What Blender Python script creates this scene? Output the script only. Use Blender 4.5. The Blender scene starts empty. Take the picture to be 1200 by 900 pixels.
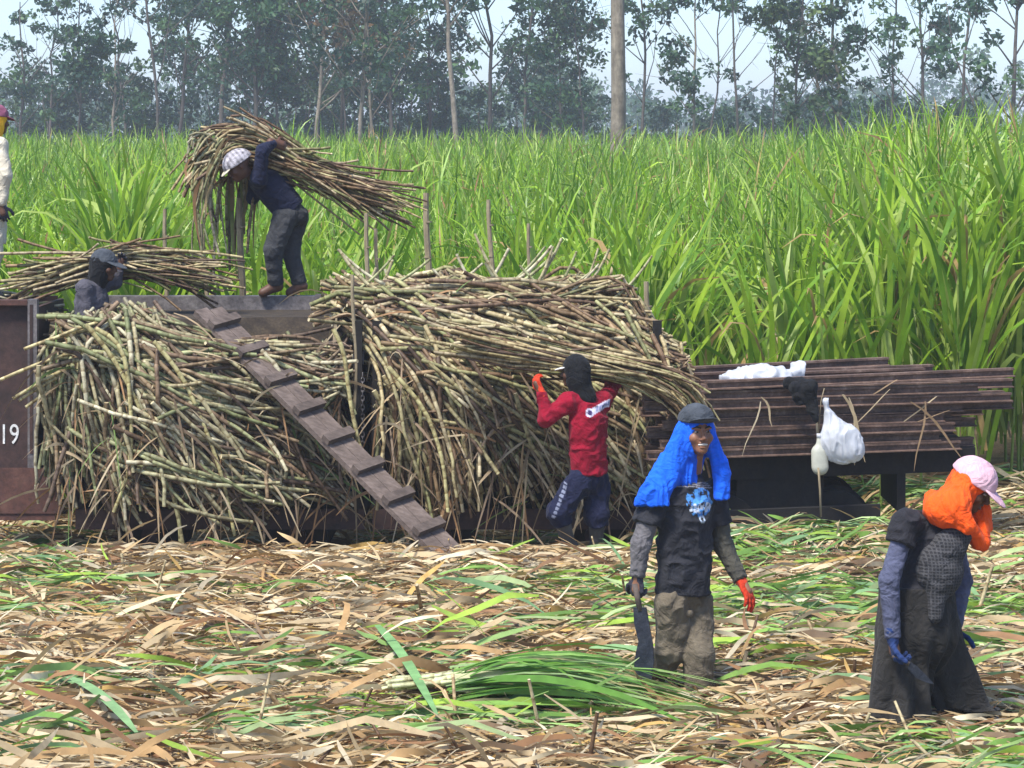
import bpy, math, random
import numpy as np
from mathutils import Vector, Matrix

scene = bpy.context.scene
rng = np.random.default_rng(7)
random.seed(7)
R = math.radians

# ------------------------------------------------------------------ camera
CAM_H = 3.1          # camera height above the cut field
FPX = 3200.0         # focal length measured in photograph pixels (1200 wide)
HORIZON = 170.0      # photograph row of the horizon
cam_data = bpy.data.cameras.new('camera')
cam = bpy.data.objects.new('camera', cam_data)
scene.collection.objects.link(cam)
cam.location = (0, 0, CAM_H)
cam.rotation_euler = (R(90), 0, 0)
cam_data.sensor_width = 36
cam_data.lens = 36 * FPX / 1200
cam_data.shift_y = -(450 - HORIZON) / 1200
cam_data.clip_start = 0.5
cam_data.clip_end = 6000
scene.camera = cam

# ------------------------------------------------------------------ sky, sun, exposure
SUN_EL, SUN_AZ = 60.0, 216.0      # azimuth clockwise from +Y : sun high, behind the camera to the left
world = bpy.data.worlds.new('World')
scene.world = world
world.use_nodes = True
wn = world.node_tree.nodes
wl = world.node_tree.links
for n in list(wn): wn.remove(n)
sky = wn.new('ShaderNodeTexSky')
sky.sky_type = 'NISHITA'
sky.sun_disc = False
sky.sun_elevation = R(SUN_EL)
sky.sun_rotation = R(SUN_AZ)
sky.altitude = 50
sky.air_density = 0.85
sky.dust_density = 1.2
sky.ozone_density = 5.5
bg = wn.new('ShaderNodeBackground')
bg.inputs['Strength'].default_value = 0.15
wo = wn.new('ShaderNodeOutputWorld')
wl.new(sky.outputs[0], bg.inputs['Color'])
wl.new(bg.outputs[0], wo.inputs['Surface'])
sun_data = bpy.data.lights.new('sun', 'SUN')
sun_data.energy = 3.6
sun_data.angle = R(12.0)
sun_data.color = (1.0, 0.95, 0.87)
sun = bpy.data.objects.new('sun', sun_data)
scene.collection.objects.link(sun)
a, e = R(SUN_AZ), R(SUN_EL)
sdir = Vector((math.sin(a) * math.cos(e), math.cos(a) * math.cos(e), math.sin(e)))
sun.rotation_euler = sdir.to_track_quat('Z', 'Y').to_euler()
sun.location = (0, 0, 60)
scene.view_settings.view_transform = 'Standard'
scene.view_settings.look = 'None'
scene.view_settings.exposure = 0.9
scene.view_settings.gamma = 1
scene.render.engine = 'CYCLES'
scene.cycles.max_bounces = 6
scene.cycles.diffuse_bounces = 3
scene.cycles.glossy_bounces = 2
scene.cycles.transmission_bounces = 3
scene.cycles.transparent_max_bounces = 6
scene.cycles.volume_bounces = 1

# ------------------------------------------------------------------ measuring the place
def at(px, py, Y):
    """World point that stands at depth Y (metres from the camera) for a photograph pixel."""
    s = FPX / Y
    return np.array([(px - 600) / s, Y, CAM_H - (py - HORIZON) / s])

def vnoise(p, seed=0):
    """smooth 3-D value noise in -1..1, p (...,3)"""
    p = np.asarray(p, dtype=np.float64)
    i = np.floor(p).astype(np.int64); f = p - i
    f = f * f * (3 - 2 * f)
    def h(ix, iy, iz):
        n = (ix * 374761393 + iy * 668265263 + iz * 2147483647 + seed * 1274126177) & 0xffffffff
        n = ((n ^ (n >> 13)) * 1274126177) & 0xffffffff
        n = (n ^ (n >> 16)) & 0xffff
        return n / 32767.5 - 1.0
    out = 0
    for dx in (0, 1):
        wx = f[..., 0] if dx else 1 - f[..., 0]
        for dy in (0, 1):
            wy = f[..., 1] if dy else 1 - f[..., 1]
            for dz in (0, 1):
                wz = f[..., 2] if dz else 1 - f[..., 2]
                out = out + wx * wy * wz * h(i[..., 0] + dx, i[..., 1] + dy, i[..., 2] + dz)
    return out

def fbm2(x, y, seed=0, o=3):
    r = 0; amp = 1; fr = 1
    for k in range(o):
        r = r + amp * vnoise(np.stack([x * fr, y * fr, np.full_like(x, 0.37 + k)], -1), seed + k)
        amp *= .5; fr *= 2.1
    return r

def ground_z(x, y):
    x = np.asarray(x, float); y = np.asarray(y, float)
    near = np.clip((30 - y) / 5, 0, 1) * np.clip((y - 6) / 4, 0, 1)
    lump = (0.045 * fbm2(x * 1.1, y * 1.1, 3) + 0.02 * fbm2(x * 4, y * 4, 9, 2)) * near
    t = np.clip((y - 20.7) / .55, 0, 1); t = t * t * (3 - 2 * t)
    b = np.clip((25.2 - y) / 1.2, 0, 1); b = b * b * (3 - 2 * b)
    dip = np.clip((3.6 - x) / .8, 0, 1)
    rise = .21 * np.exp(-((y - 20.45) / .38) ** 2) * np.clip((x - 1.0) / .5, 0, 1) * np.clip((3.3 - x) / .5, 0, 1)
    return lump + rise - (.12 + .25 * dip) * t * b

# ------------------------------------------------------------------ object helpers
def link(o):
    scene.collection.objects.link(o); return o

def tag(o, label=None, cat=None, group=None, kind=None):
    if label: o['label'] = label
    if cat: o['category'] = cat
    if group: o['group'] = group
    if kind: o['kind'] = kind
    return o

def new_mesh(name, V, F, mat=None, smooth=True, col=None, flt=None):
    """V (n,3); F list of index tuples or (m,3)/(m,4) array; col (n,3|4) per-vertex colours; flt dict of float attributes"""
    me = bpy.data.meshes.new(name)
    V = np.asarray(V, dtype=np.float32)
    if isinstance(F, np.ndarray):
        k = F.shape[1]; m = F.shape[0]
        me.vertices.add(len(V)); me.vertices.foreach_set('co', V.ravel())
        me.loops.add(m * k); me.loops.foreach_set('vertex_index', F.astype(np.int32).ravel())
        me.polygons.add(m); me.polygons.foreach_set('loop_start', np.arange(0, m * k, k, dtype=np.int32))
        try: me.polygons.foreach_set('loop_total', np.full(m, k, dtype=np.int32))
        except Exception: pass
    else:
        me.from_pydata([tuple(map(float, v)) for v in V], [], [tuple(int(i) for i in f) for f in F])
    if col is not None:
        c = np.asarray(col, dtype=np.float32)
        if c.shape[1] == 3: c = np.concatenate([c, np.ones((len(c), 1), np.float32)], 1)
        at_ = me.attributes.new('Col', 'FLOAT_COLOR', 'POINT'); at_.data.foreach_set('color', c.ravel())
    if flt:
        for k_, a_ in flt.items():
            at_ = me.attributes.new(k_, 'FLOAT', 'POINT'); at_.data.foreach_set('value', np.asarray(a_, np.float32).ravel())
    me.update(calc_edges=True)
    me.validate()
    if smooth: me.polygons.foreach_set('use_smooth', np.ones(len(me.polygons), dtype=bool))
    if mat: me.materials.append(mat)
    return me

def wpos(o):
    p = Vector((0, 0, 0))
    while o is not None:
        p = p + o.location; o = o.parent
    return p

def obj(name, V, F, mat, parent=None, smooth=True, col=None, flt=None, loc=None):
    """mesh object from WORLD coordinates; origin at the parent's origin, or at loc / the base of the mesh"""
    V = np.asarray(V, float)
    if parent is not None: base = np.array(wpos(parent))
    elif loc is not None: base = np.asarray(loc, float)
    else:
        lo, hi = V.min(0), V.max(0); base = np.array([(lo[0] + hi[0]) / 2, (lo[1] + hi[1]) / 2, lo[2]])
    o = bpy.data.objects.new(name, new_mesh(name, V - base, F, mat, smooth, col, flt))
    link(o)
    if parent is not None: o.parent = parent
    else: o.location = base
    return o

def empty(name, loc):
    o = bpy.data.objects.new(name, None); o.empty_display_size = .2
    o.location = tuple(float(v) for v in loc); return link(o)

class MB:
    """collects boxes, prisms and tubes into one mesh"""
    def __init__(s): s.V = []; s.F = []
    def add(s, V, F):
        n = len(s.V); s.V += [tuple(v) for v in V]; s.F += [tuple(i + n for i in f) for f in F]; return s
    def box(s, lo, hi, M=None, bevel=0.0):
        lo, hi = np.array(lo, float), np.array(hi, float)
        c = [(x, y, z) for x in (lo[0], hi[0]) for y in (lo[1], hi[1]) for z in (lo[2], hi[2])]
        if M is not None: c = [tuple(M @ Vector(v)) for v in c]
        return s.add(c, [(0, 1, 3, 2), (4, 6, 7, 5), (0, 4, 5, 1), (2, 3, 7, 6), (0, 2, 6, 4), (1, 5, 7, 3)])
    def tube(s, pts, rad, n=8, cap=True):
        V, F = tube(pts, rad, n, cap); return s.add(V, F)
    def prism(s, prof, p0, p1, up=(0, 0, 1)):
        """closed 2-D profile (list of (u,v)) swept from p0 to p1; u sideways, v up"""
        p0, p1 = Vector(p0), Vector(p1); d = (p1 - p0).normalized(); up = Vector(up)
        sd = d.cross(up).normalized(); up = sd.cross(d).normalized()
        n = len(prof)
        V = [p0 + sd * u + up * v for u, v in prof] + [p1 + sd * u + up * v for u, v in prof]
        F = [(i, (i + 1) % n, n + (i + 1) % n, n + i) for i in range(n)] + [tuple(range(n))[::-1], tuple(range(n, 2 * n))]
        return s.add([tuple(v) for v in V], F)
    def build(s, name, mat, parent=None, smooth=False, loc=None):
        return obj(name, np.array(s.V), s.F, mat, parent, smooth, loc=loc)

def tube(pts, rad, n=8, cap=True):
    pts = np.asarray(pts, float); m = len(pts)
    rad = np.full(m, rad) if np.isscalar(rad) else np.asarray(rad, float)
    T = np.gradient(pts, axis=0); T /= np.linalg.norm(T, axis=1)[:, None] + 1e-9
    ref = np.array([0, 0, 1.0]) if abs(T[:, 2]).mean() < .8 else np.array([1.0, 0, 0])
    A = np.cross(T, ref); A /= np.linalg.norm(A, axis=1)[:, None] + 1e-9
    B = np.cross(A, T)
    an = np.arange(n) * 2 * math.pi / n
    V = pts[:, None] + rad[:, None, None] * (np.cos(an)[None, :, None] * A[:, None] + np.sin(an)[None, :, None] * B[:, None])
    V = V.reshape(-1, 3)
    F = []
    for i in range(m - 1):
        for j in range(n):
            F.append((i * n + j, i * n + (j + 1) % n, (i + 1) * n + (j + 1) % n, (i + 1) * n + j))
    if cap: F += [tuple(range(n))[::-1], tuple(range((m - 1) * n, m * n))]
    return V, F

# batch of tubes / ribbons for numpy (same number of rings each)
def tubes_batch(P, rad, n=5):
    """P (N,m,3), rad (N,m) -> V, F quads (capped by shrinking nothing; end discs added as degenerate fans are avoided by quads)"""
    N, m, _ = P.shape
    T = np.gradient(P, axis=1); T /= np.linalg.norm(T, axis=2, keepdims=True) + 1e-9
    ref = np.where(np.abs(T[..., 2:3]).mean(1, keepdims=True) < .75, np.array([0, 0, 1.0]), np.array([1.0, 0, 0]))
    A = np.cross(T, np.broadcast_to(ref, T.shape)); A /= np.linalg.norm(A, axis=2, keepdims=True) + 1e-9
    B = np.cross(A, T)
    an = np.arange(n) * 2 * math.pi / n
    V = P[:, :, None] + rad[:, :, None, None] * (np.cos(an)[None, None, :, None] * A[:, :, None] + np.sin(an)[None, None, :, None] * B[:, :, None])
    V = V.reshape(-1, 3)
    i = np.arange(m - 1)[:, None]; j = np.arange(n)[None]
    q = np.stack([i * n + j, i * n + (j + 1) % n, (i + 1) * n + (j + 1) % n, (i + 1) * n + j], -1).reshape(-1, 4)
    F = (np.arange(N)[:, None, None] * m * n + q[None]).reshape(-1, 4)
    return V, F

def ribbons(P, W, S):
    """P (N,m,3) centre lines, W (N,m) half widths, S (N,m,3) side vectors -> V,F"""
    N, m, _ = P.shape
    V = np.stack([P - S * W[..., None], P + S * W[..., None]], 2).reshape(-1, 3)
    i = np.arange(m - 1)
    q = np.stack([2 * i, 2 * i + 1, 2 * i + 3, 2 * i + 2], -1)
    F = (np.arange(N)[:, None, None] * 2 * m + q[None]).reshape(-1, 4)
    return V, F

# ------------------------------------------------------------------ materials
def mat_base(name):
    m = bpy.data.materials.new(name); m.use_nodes = True
    nt = m.node_tree
    for n in list(nt.nodes): nt.nodes.remove(n)
    out = nt.nodes.new('ShaderNodeOutputMaterial')
    b = nt.nodes.new('ShaderNodeBsdfPrincipled')
    nt.links.new(b.outputs[0], out.inputs['Surface'])
    return m, nt, b, out

def N(nt, t, **kw):
    n = nt.nodes.new(t)
    for k, v in kw.items():
        if k in n.inputs: n.inputs[k].default_value = v
        else: setattr(n, k, v)
    return n

def noise(nt, scale, detail=4, rough=.6, coord='Object', vec=None):
    n = N(nt, 'ShaderNodeTexNoise'); n.inputs['Scale'].default_value = scale
    n.inputs['Detail'].default_value = detail; n.inputs['Roughness'].default_value = rough
    if vec is None:
        tc = N(nt, 'ShaderNodeTexCoord'); vec = tc.outputs[coord]
    nt.links.new(vec, n.inputs['Vector'])
    return n

def ramp(nt, fac, stops):
    r = N(nt, 'ShaderNodeValToRGB'); cr = r.color_ramp
    while len(cr.elements) < len(stops): cr.elements.new(.5)
    for el, (p, c) in zip(cr.elements, stops):
        el.position = p; el.color = (*c, 1) if len(c) == 3 else c
    nt.links.new(fac, r.inputs[0]); return r

def mix(nt, fac, a_, b_, mode='MIX'):
    m = N(nt, 'ShaderNodeMix', data_type='RGBA', blend_type=mode)
    for i, v in ((0, fac), (6, a_), (7, b_)):
        if hasattr(v, 'is_linked') or hasattr(v, 'links'): nt.links.new(v, m.inputs[i])
        else: m.inputs[i].default_value = (*v, 1) if (i and len(v) == 3) else v
    return m.outputs[2]

def bump(nt, b, h, strength=.3, dist=.01):
    bp = N(nt, 'ShaderNodeBump'); bp.inputs['Strength'].default_value = strength; bp.inputs['Distance'].default_value = dist
    nt.links.new(h, bp.inputs['Height']); nt.links.new(bp.outputs[0], b.inputs['Normal'])

def m_cloth(name, c, c2=None, scale=6, rough=.9, attr=False, weave=True, trans=0):
    m, nt, b, out = mat_base(name)
    c2 = c2 or tuple(v * .6 for v in c)
    nz = noise(nt, scale, 5, .65)
    rp = ramp(nt, nz.outputs['Fac'], [(.3, (0, 0, 0)), (.72, (1, 1, 1))])
    if attr:
        at_ = N(nt, 'ShaderNodeAttribute', attribute_name='Col')
        dk = mix(nt, 1.0, at_.outputs['Color'], (.68, .68, .68), 'MULTIPLY')
        colr = mix(nt, rp.outputs[0], dk, at_.outputs['Color'])
    else:
        colr = mix(nt, rp.outputs[0], c2, c)
    nt.links.new(colr, b.inputs['Base Color'])
    b.inputs['Roughness'].default_value = rough
    b.inputs['Specular IOR Level'].default_value = .15
    try:
        b.inputs['Sheen Weight'].default_value = .04; b.inputs['Sheen Roughness'].default_value = .5
    except Exception: pass
    n2 = noise(nt, 60, 3, .6)
    n3 = noise(nt, 11, 3, .55); n3.inputs['Distortion'].default_value = 1.2
    ad = N(nt, 'ShaderNodeMath', operation='MULTIPLY_ADD'); ad.inputs[1].default_value = .12
    nt.links.new(n2.outputs['Fac'], ad.inputs[0]); nt.links.new(n3.outputs['Fac'], ad.inputs[2])
    bump(nt, b, ad.outputs[0], .55, .05)
    return m

def m_leaf(name, rough=.42, trans=.3, tint=None):
    """colour from the per-vertex attribute, light passes through the blade"""
    m, nt, b, out = mat_base(name)
    at_ = N(nt, 'ShaderNodeAttribute', attribute_name='Col')
    nz = noise(nt, 9, 3)
    rp = ramp(nt, nz.outputs['Fac'], [(.3, (.72, .72, .72)), (.7, (1.12, 1.12, 1.12))])
    c = mix(nt, 1.0, at_.outputs['Color'], rp.outputs[0], 'MULTIPLY')
    nt.links.new(c, b.inputs['Base Color'])
    b.inputs['Roughness'].default_value = rough
    b.inputs['Specular IOR Level'].default_value = .35
    tr = N(nt, 'ShaderNodeBsdfTranslucent'); nt.links.new(c, tr.inputs['Color'])
    mx = N(nt, 'ShaderNodeMixShader'); mx.inputs[0].default_value = trans
    nt.links.new(b.outputs[0], mx.inputs[1]); nt.links.new(tr.outputs[0], mx.inputs[2])
    nt.links.new(mx.outputs[0], out.inputs['Surface'])
    return m

def m_cane():
    m, nt, b, out = mat_base('cane_rind')
    at_ = N(nt, 'ShaderNodeAttribute', attribute_name='Col')
    u = N(nt, 'ShaderNodeAttribute', attribute_name='u')
    fr = N(nt, 'ShaderNodeMath', operation='FRACT'); nt.links.new(u.outputs['Fac'], fr.inputs[0])
    rp = ramp(nt, fr.outputs[0], [(0, (.5, .44, .36)), (.04, (.6, .52, .42)), (.08, (1.22, 1.22, 1.16)), (.3, (1.04, 1.04, 1.0)), (.85, (.92, .9, .84)), (.97, (.62, .56, .46))])
    c = mix(nt, 1.0, at_.outputs['Color'], rp.outputs[0], 'MULTIPLY')
    nz = noise(nt, 14, 5, .7)
    r2 = ramp(nt, nz.outputs['Fac'], [(.34, (.32, .26, .21)), (.52, (.9, .88, .84)), (.72, (1.3, 1.3, 1.28))])
    c = mix(nt, 1.0, c, r2.outputs[0], 'MULTIPLY')
    nt.links.new(c, b.inputs['Base Color'])
    b.inputs['Roughness'].default_value = .55
    b.inputs['Specular IOR Level'].default_value = .3
    return m

def m_rust(name, c1, c2, c3, scale=5, rough=.75, metal=0.0):
    m, nt, b, out = mat_base(name)
    nz = noise(nt, scale, 6, .7)
    n2 = noise(nt, scale * 6, 5, .7)
    r1 = ramp(nt, nz.outputs['Fac'], [(.32, c1), (.52, c2), (.72, c3)])
    r2 = ramp(nt, n2.outputs['Fac'], [(.35, (.6, .6, .6)), (.65, (1.15, 1.15, 1.15))])
    nt.links.new(mix(nt, 1.0, r1.outputs[0], r2.outputs[0], 'MULTIPLY'), b.inputs['Base Color'])
    b.inputs['Roughness'].default_value = rough; b.inputs['Metallic'].default_value = metal
    bump(nt, b, n2.outputs['Fac'], .4, .01)
    return m

def m_plain(name, c, rough=.6, spec=.4, trans=0, sub=0):
    m, nt, b, out = mat_base(name)
    nz = noise(nt, 12, 4)
    r1 = ramp(nt, nz.outputs['Fac'], [(.3, tuple(v * .75 for v in c)), (.7, c)])
    nt.links.new(r1.outputs[0], b.inputs['Base Color'])
    b.inputs['Roughness'].default_value = rough; b.inputs['Specular IOR Level'].default_value = spec
    if sub:
        b.inputs['Subsurface Weight'].default_value = sub; b.inputs['Subsurface Radius'].default_value = (.02, .008, .004); b.inputs['Subsurface Scale'].default_value = .5
    return m

def m_wood(name, c1, c2, scale=3, axis=(1, 12, 12)):
    m, nt, b, out = mat_base(name)
    tc = N(nt, 'ShaderNodeTexCoord'); mp = N(nt, 'ShaderNodeMapping'); mp.inputs['Scale'].default_value = axis
    nt.links.new(tc.outputs['Object'], mp.inputs['Vector'])
    nz = noise(nt, scale, 6, .7, vec=mp.outputs[0])
    n2 = noise(nt, 5, 5, .7)
    r1 = ramp(nt, nz.outputs['Fac'], [(.3, c1), (.7, c2)])
    r2 = ramp(nt, n2.outputs['Fac'], [(.35, (.65, .62, .6)), (.65, (1.2, 1.18, 1.15))])
    nt.links.new(mix(nt, 1.0, r1.outputs[0], r2.outputs[0], 'MULTIPLY'), b.inputs['Base Color'])
    b.inputs['Roughness'].default_value = .85
    bump(nt, b, nz.outputs['Fac'], .5, .008)
    return m

MAT = {}
MAT['leaf'] = m_leaf('cane_leaf_blade', .38, .38)
MAT['dry'] = m_leaf('dry_leaf', .7, .18)
MAT['tree_leaf'] = m_leaf('tree_leaf', .5, .35)
MAT['cane'] = m_cane()
MAT['rust'] = m_rust('rusty_brown_paint', (.022, .011, .009), (.045, .02, .016), (.075, .034, .024), 3.5)
MAT['rust_red'] = m_rust('red_oxide_steel', (.05, .02, .014), (.09, .034, .024), (.13, .06, .04), 4)
MAT['rail_steel'] = m_rust('rail_rust', (.065, .038, .028), (.14, .083, .06), (.26, .18, .14), 7, .7)
MAT['grey_steel'] = m_rust('worn_grey_steel', (.07, .06, .06), (.14, .125, .125), (.25, .23, .22), 6, .6)
MAT['dark_steel'] = m_rust('black_oily_steel', (.006, .005, .005), (.011, .009, .008), (.02, .015, .012), 4, .95)
MAT['plank'] = m_wood('weathered_plank', (.085, .062, .052), (.19, .15, .13))
MAT['plank_dark'] = m_wood('weathered_cleat', (.06, .044, .037), (.14, .11, .095))
MAT['bark'] = m_wood('tree_bark', (.05, .045, .04), (.13, .11, .095), 2, (6, 6, 1))
MAT['bark_pale'] = m_wood('pale_bark', (.13, .11, .085), (.30, .26, .20), 2, (5, 5, 1))
MAT['stake'] = m_wood('bamboo_stake', (.16, .12, .07), (.36, .31, .2), 3, (10, 10, 1))
MAT['stem'] = m_leaf('cane_stem', .5, .05)
HAZE_D = .0009
# ================================================================== THE SETTING
# ground: one sheet, fine near the camera, coarse to the horizon
def axis(lo, hi, step, far):
    fine = np.arange(lo, hi + 1e-6, step)
    g = []; d = step
    v = hi
    while v < far:
        d *= 1.35; v += d; g.append(v)
    l = []; d = step; v = lo
    while v > -far:
        d *= 1.35; v -= d; l.append(v)
    return np.array(l[::-1] + list(fine) + g)
gx, gy = axis(-9, 9, .14, 1500), axis(9, 28, .14, 1500)
GX, GY = np.meshgrid(gx, gy, indexing='ij')
GZ = ground_z(GX, GY)
nx, ny = GX.shape
ii = (np.arange(nx - 1)[:, None] * ny + np.arange(ny - 1)[None]).ravel()
GF = np.stack([ii, ii + ny, ii + ny + 1, ii + 1], -1)
m, nt, b, out = mat_base('field_soil')
n1 = noise(nt, 3.5, 8, .7); n2 = noise(nt, 40, 5, .7)
r1 = ramp(nt, n1.outputs['Fac'], [(.3, (.09, .06, .035)), (.5, (.2, .14, .08)), (.7, (.3, .23, .13))])
r2 = ramp(nt, n2.outputs['Fac'], [(.3, (.45, .4, .35)), (.7, (1.25, 1.2, 1.1))])
nt.links.new(mix(nt, 1.0, r1.outputs[0], r2.outputs[0], 'MULTIPLY'), b.inputs['Base Color'])
b.inputs['Roughness'].default_value = .95
bump(nt, b, n2.outputs['Fac'], .8, .03)
ground = obj('ground', np.stack([GX, GY, GZ], -1).reshape(-1, 3), GF, m, loc=(0, 0, 0))
tag(ground, 'brown soil of the cut cane field under leaf litter', 'ground', kind='structure')

# ------------------------------------------------------------------ wagons on the field railway
TRACK_Z = -.28
def wheel(parent, x, y, z, r=.24):
    mb = MB()
    t = np.linspace(0, 2 * math.pi, 21)[:-1]
    for rr, y0, y1 in ((r, -.05, .05), (r + .03, .05, .075)):
        n = len(t)
        V = [(x + rr * math.cos(k), y + y0, z + rr * math.sin(k)) for k in t] + [(x + rr * math.cos(k), y + y1, z + rr * math.sin(k)) for k in t]
        mb.add(V, [(i, (i + 1) % n, n + (i + 1) % n, n + i) for i in range(n)] + [tuple(range(n)), tuple(range(n, 2 * n))[::-1]])
    w = mb.build('wheel', MAT['dark_steel'], parent)
    hb = MB().tube([(x, y - .1, z), (x, y - .045, z)], .07, 10)
    hb.build('hub', MAT['rust'], w)

# steel rails of the track
for y in (21.95, 22.75):
    mb = MB(); prof = [(-.05, 0), (.05, 0), (.05, .012), (.01, .02), (.01, .075), (.028, .08), (.028, .105), (-.028, .105), (-.028, .08), (-.01, .075), (-.01, .02), (-.05, .012)]
    mb.prism(prof, (-12, y, TRACK_Z - .1), (2.4, y, TRACK_Z - .1))
    tag(mb.build('track_rail', MAT['rail_steel'], loc=(0, y, TRACK_Z - .1)), 'rusty track rail lying on the soil beneath the wagons', 'rail', 'rails of the field railway')

NEAR, FAR_ = 21.62, 23.05          # near and far side of the wagon bodies

# closed box wagon with the number panel
wag = empty('cane_wagon', (-5.2, 22.3, TRACK_Z))
tag(wag, 'brown steel box wagon with white painted number 19 on its side', 'wagon')
xr = -3.76; xl = -6.6; zb, zt = .14, 1.86
MB().box((xl, NEAR + .05, zb), (xr - .055, NEAR + .09, zt - .03)).build('side_panel', MAT['rust'], wag)
MB().box((xl, FAR_ - .06, zb), (xr - .07, FAR_, zt - .03)).build('side_panel', MAT['rust'], wag)
MB().box((xr - .05, NEAR + .1, zb), (xr - .012, FAR_ - .07, zt - .05)).build('end_panel', MAT['rust'], wag)
MB().box((xl, NEAR + .1, zb - .02), (xr - .055, FAR_ - .07, zb + .06)).build('floor', MAT['dark_steel'], wag)
MB().box((xl, NEAR - .02, zt - .028), (xr - .075, NEAR + .12, zt + .012)).build('top_rail', MAT['rust_red'], wag)
MB().box((xr - .07, NEAR - .03, zb + .36), (xr + .004, NEAR + .06, zt + .02)).build('corner_post', MAT['grey_steel'], wag)
MB().box((xr - .052, NEAR - .036, zb + .52), (xr - .028, NEAR - .028, zt - .02)).build('post_rib', MAT['rust'], wag)
MB().box((xl, NEAR - .01, zb + .30), (xr - .075, NEAR + .052, zb + .335)).build('side_rib', MAT['rust_red'], wag)
MB().box((xl, NEAR - .045, zb - .005), (xr + .15, NEAR + .048, zb + .298)).build('sill_beam', MAT['rust_red'], wag)
MB().box((xr - .30, NEAR - .056, zb + .05), (xr + .20, NEAR - .048, zb + .41)).build('gusset_plate', MAT['rust_red'], wag)
for wx in (-6.1, -4.7): wheel(wag, wx, 21.95, TRACK_Z + .25); wheel(wag, wx, 22.75, TRACK_Z + .25)
# painted number
cu = bpy.data.curves.new('number', 'FONT'); cu.body = '19'; cu.size = .225; cu.extrude = .002; cu.align_x = 'RIGHT'
to = bpy.data.objects.new('number_tmp', cu); link(to)
bpy.context.view_layer.update()
dg = bpy.context.evaluated_depsgraph_get()
me = bpy.data.meshes.new_from_object(to.evaluated_get(dg))
bpy.data.objects.remove(to)
MAT['white_paint'] = m_rust('chalky_white_paint', (.5, .5, .48), (.75, .75, .73), (.82, .82, .8), 14)
me.materials.clear(); me.materials.append(MAT['white_paint'])
no = bpy.data.objects.new('painted_number', me); link(no); no.parent = wag
pn = at(23, 520, NEAR + .044)
no.location = Vector(pn) - wag.location; no.rotation_euler = (R(90), 0, 0); no.scale = (.74, 1, 1)
no['label'] = 'white painted number 19'

# open stake wagons that carry the loose cane
def open_wagon(xl, xr, label, rear=True):
    w = empty('cane_wagon', ((xl + xr) / 2, 22.3, TRACK_Z))
    tag(w, label, 'wagon')
    MB().box((xl, NEAR + .03, .12), (xr, FAR_, .2)).build('floor', MAT['dark_steel'], w)
    MB().box((xl - .002, NEAR - .03, .06), (xr + .002, NEAR + .03, .22)).build('sill_beam', MAT['rust'], w)
    for x in (xl + .03, xr - .05):
        for y in (NEAR, FAR_ - .05):
            MB().box((x - .035, y - .03, .225), (x + .035, y + .04, 1.71 if y < 22 else 1.45)).build('post', MAT['dark_steel'], w)
        MB().box((x - .045, NEAR + .045, 1.36), (x + .045, FAR_ - .055, 1.44)).build('end_beam', MAT['grey_steel'], w)
        for z in (.5, .8, 1.1):
            MB().box((x - .02, NEAR + .045, z), (x + .02, FAR_ - .055, z + .09)).build('end_slat', MAT['rust'], w)
    for wx in (xl + .55, xr - .55): wheel(w, wx, 21.95, TRACK_Z + .25); wheel(w, wx, 22.75, TRACK_Z + .25)
    return w
w2 = open_wagon(-3.45, -1.17, 'open steel cane wagon between the box wagon and the plank, heaped with cane')
# worn rear side board, its top edge shows above the cane
p0, p1 = at(118, 350, FAR_), at(374, 346, FAR_)
sb = MB().box((p0[0], FAR_ + .01, 1.0), (p1[0], FAR_ + .05, p0[2] + .02)).build('rear_side_board', MAT['grey_steel'], w2)
MB().box((p1[0] - .03, FAR_ - .05, .9), (p1[0] + .03, FAR_ + .005, p0[2] + .04)).build('rear_post', MAT['grey_steel'], w2)
MB().box((p0[0] - .03, FAR_ + .052, p0[2] - .03), (p1[0] + .03, FAR_ + .26, p0[2] + .016)).build('top_flange', MAT['grey_steel'], w2)
w3 = open_wagon(-1.10, 1.20, 'open steel cane wagon behind the man in red, buried under cane')
# steel chain beside the corner post
ch = empty('chain', at(424, 520, NEAR - .05)); tag(ch, 'rusty steel chain hanging from the dark wagon corner post', 'chain')
tor = []
for k in range(16):
    c = at(425, 440, NEAR - .06); c[2] -= k * .036
    t = np.linspace(0, 2 * math.pi, 11)[:-1]
    if k % 2: pts = np.stack([c[0] + .013 * np.cos(t), np.full(10, c[1]), c[2] + .024 * np.sin(t)], -1)
    else: pts = np.stack([np.full(10, c[0]), c[1] + .013 * np.cos(t), c[2] + .024 * np.sin(t)], -1)
    pts = np.concatenate([pts, pts[:1]])
    MB().tube(pts, .0045, 5, False).build('link', MAT['grey_steel'], ch, True)

# flat wagon with the stacked rails
fw = empty('flat_wagon', (2.9, 22.3, TRACK_Z)); tag(fw, 'dark flat wagon on a bogie carrying a stack of rusty rails', 'wagon')
def ry(x): return 20.95 + (x - 1.2) * .30           # the siding runs away to the right
def slant(x0, x1, dy0, dy1, z0, z1):
    V = []
    for x in (x0, x1):
        for y in (dy0, dy1):
            for z in (z0, z1): V.append((x, ry(x) + y, z))
    return V, [(0, 1, 3, 2), (4, 6, 7, 5), (0, 4, 5, 1), (2, 3, 7, 6), (0, 2, 6, 4), (1, 5, 7, 3)]
MB().add(*slant(1.25, 3.70, .10, 1.2, .50, .685)).build('frame', MAT['dark_steel'], fw)
MB().add(*slant(1.75, 2.45, .14, 1.15, .26, .498)).build('bolster', MAT['dark_steel'], fw)
MB().add(*slant(1.32, 2.90, .03, .10, .16, .27)).build('bogie_frame', MAT['dark_steel'], fw)
MB().add(*slant(3.05, 3.12, .12, 1.1, .2, .498)).build('crossmember', MAT['dark_steel'], fw)
for wx in (1.65, 2.55): wheel(fw, wx, ry(wx) + .2, .12, .26); wheel(fw, wx, ry(wx) + 1.0, .12, .26)

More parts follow.
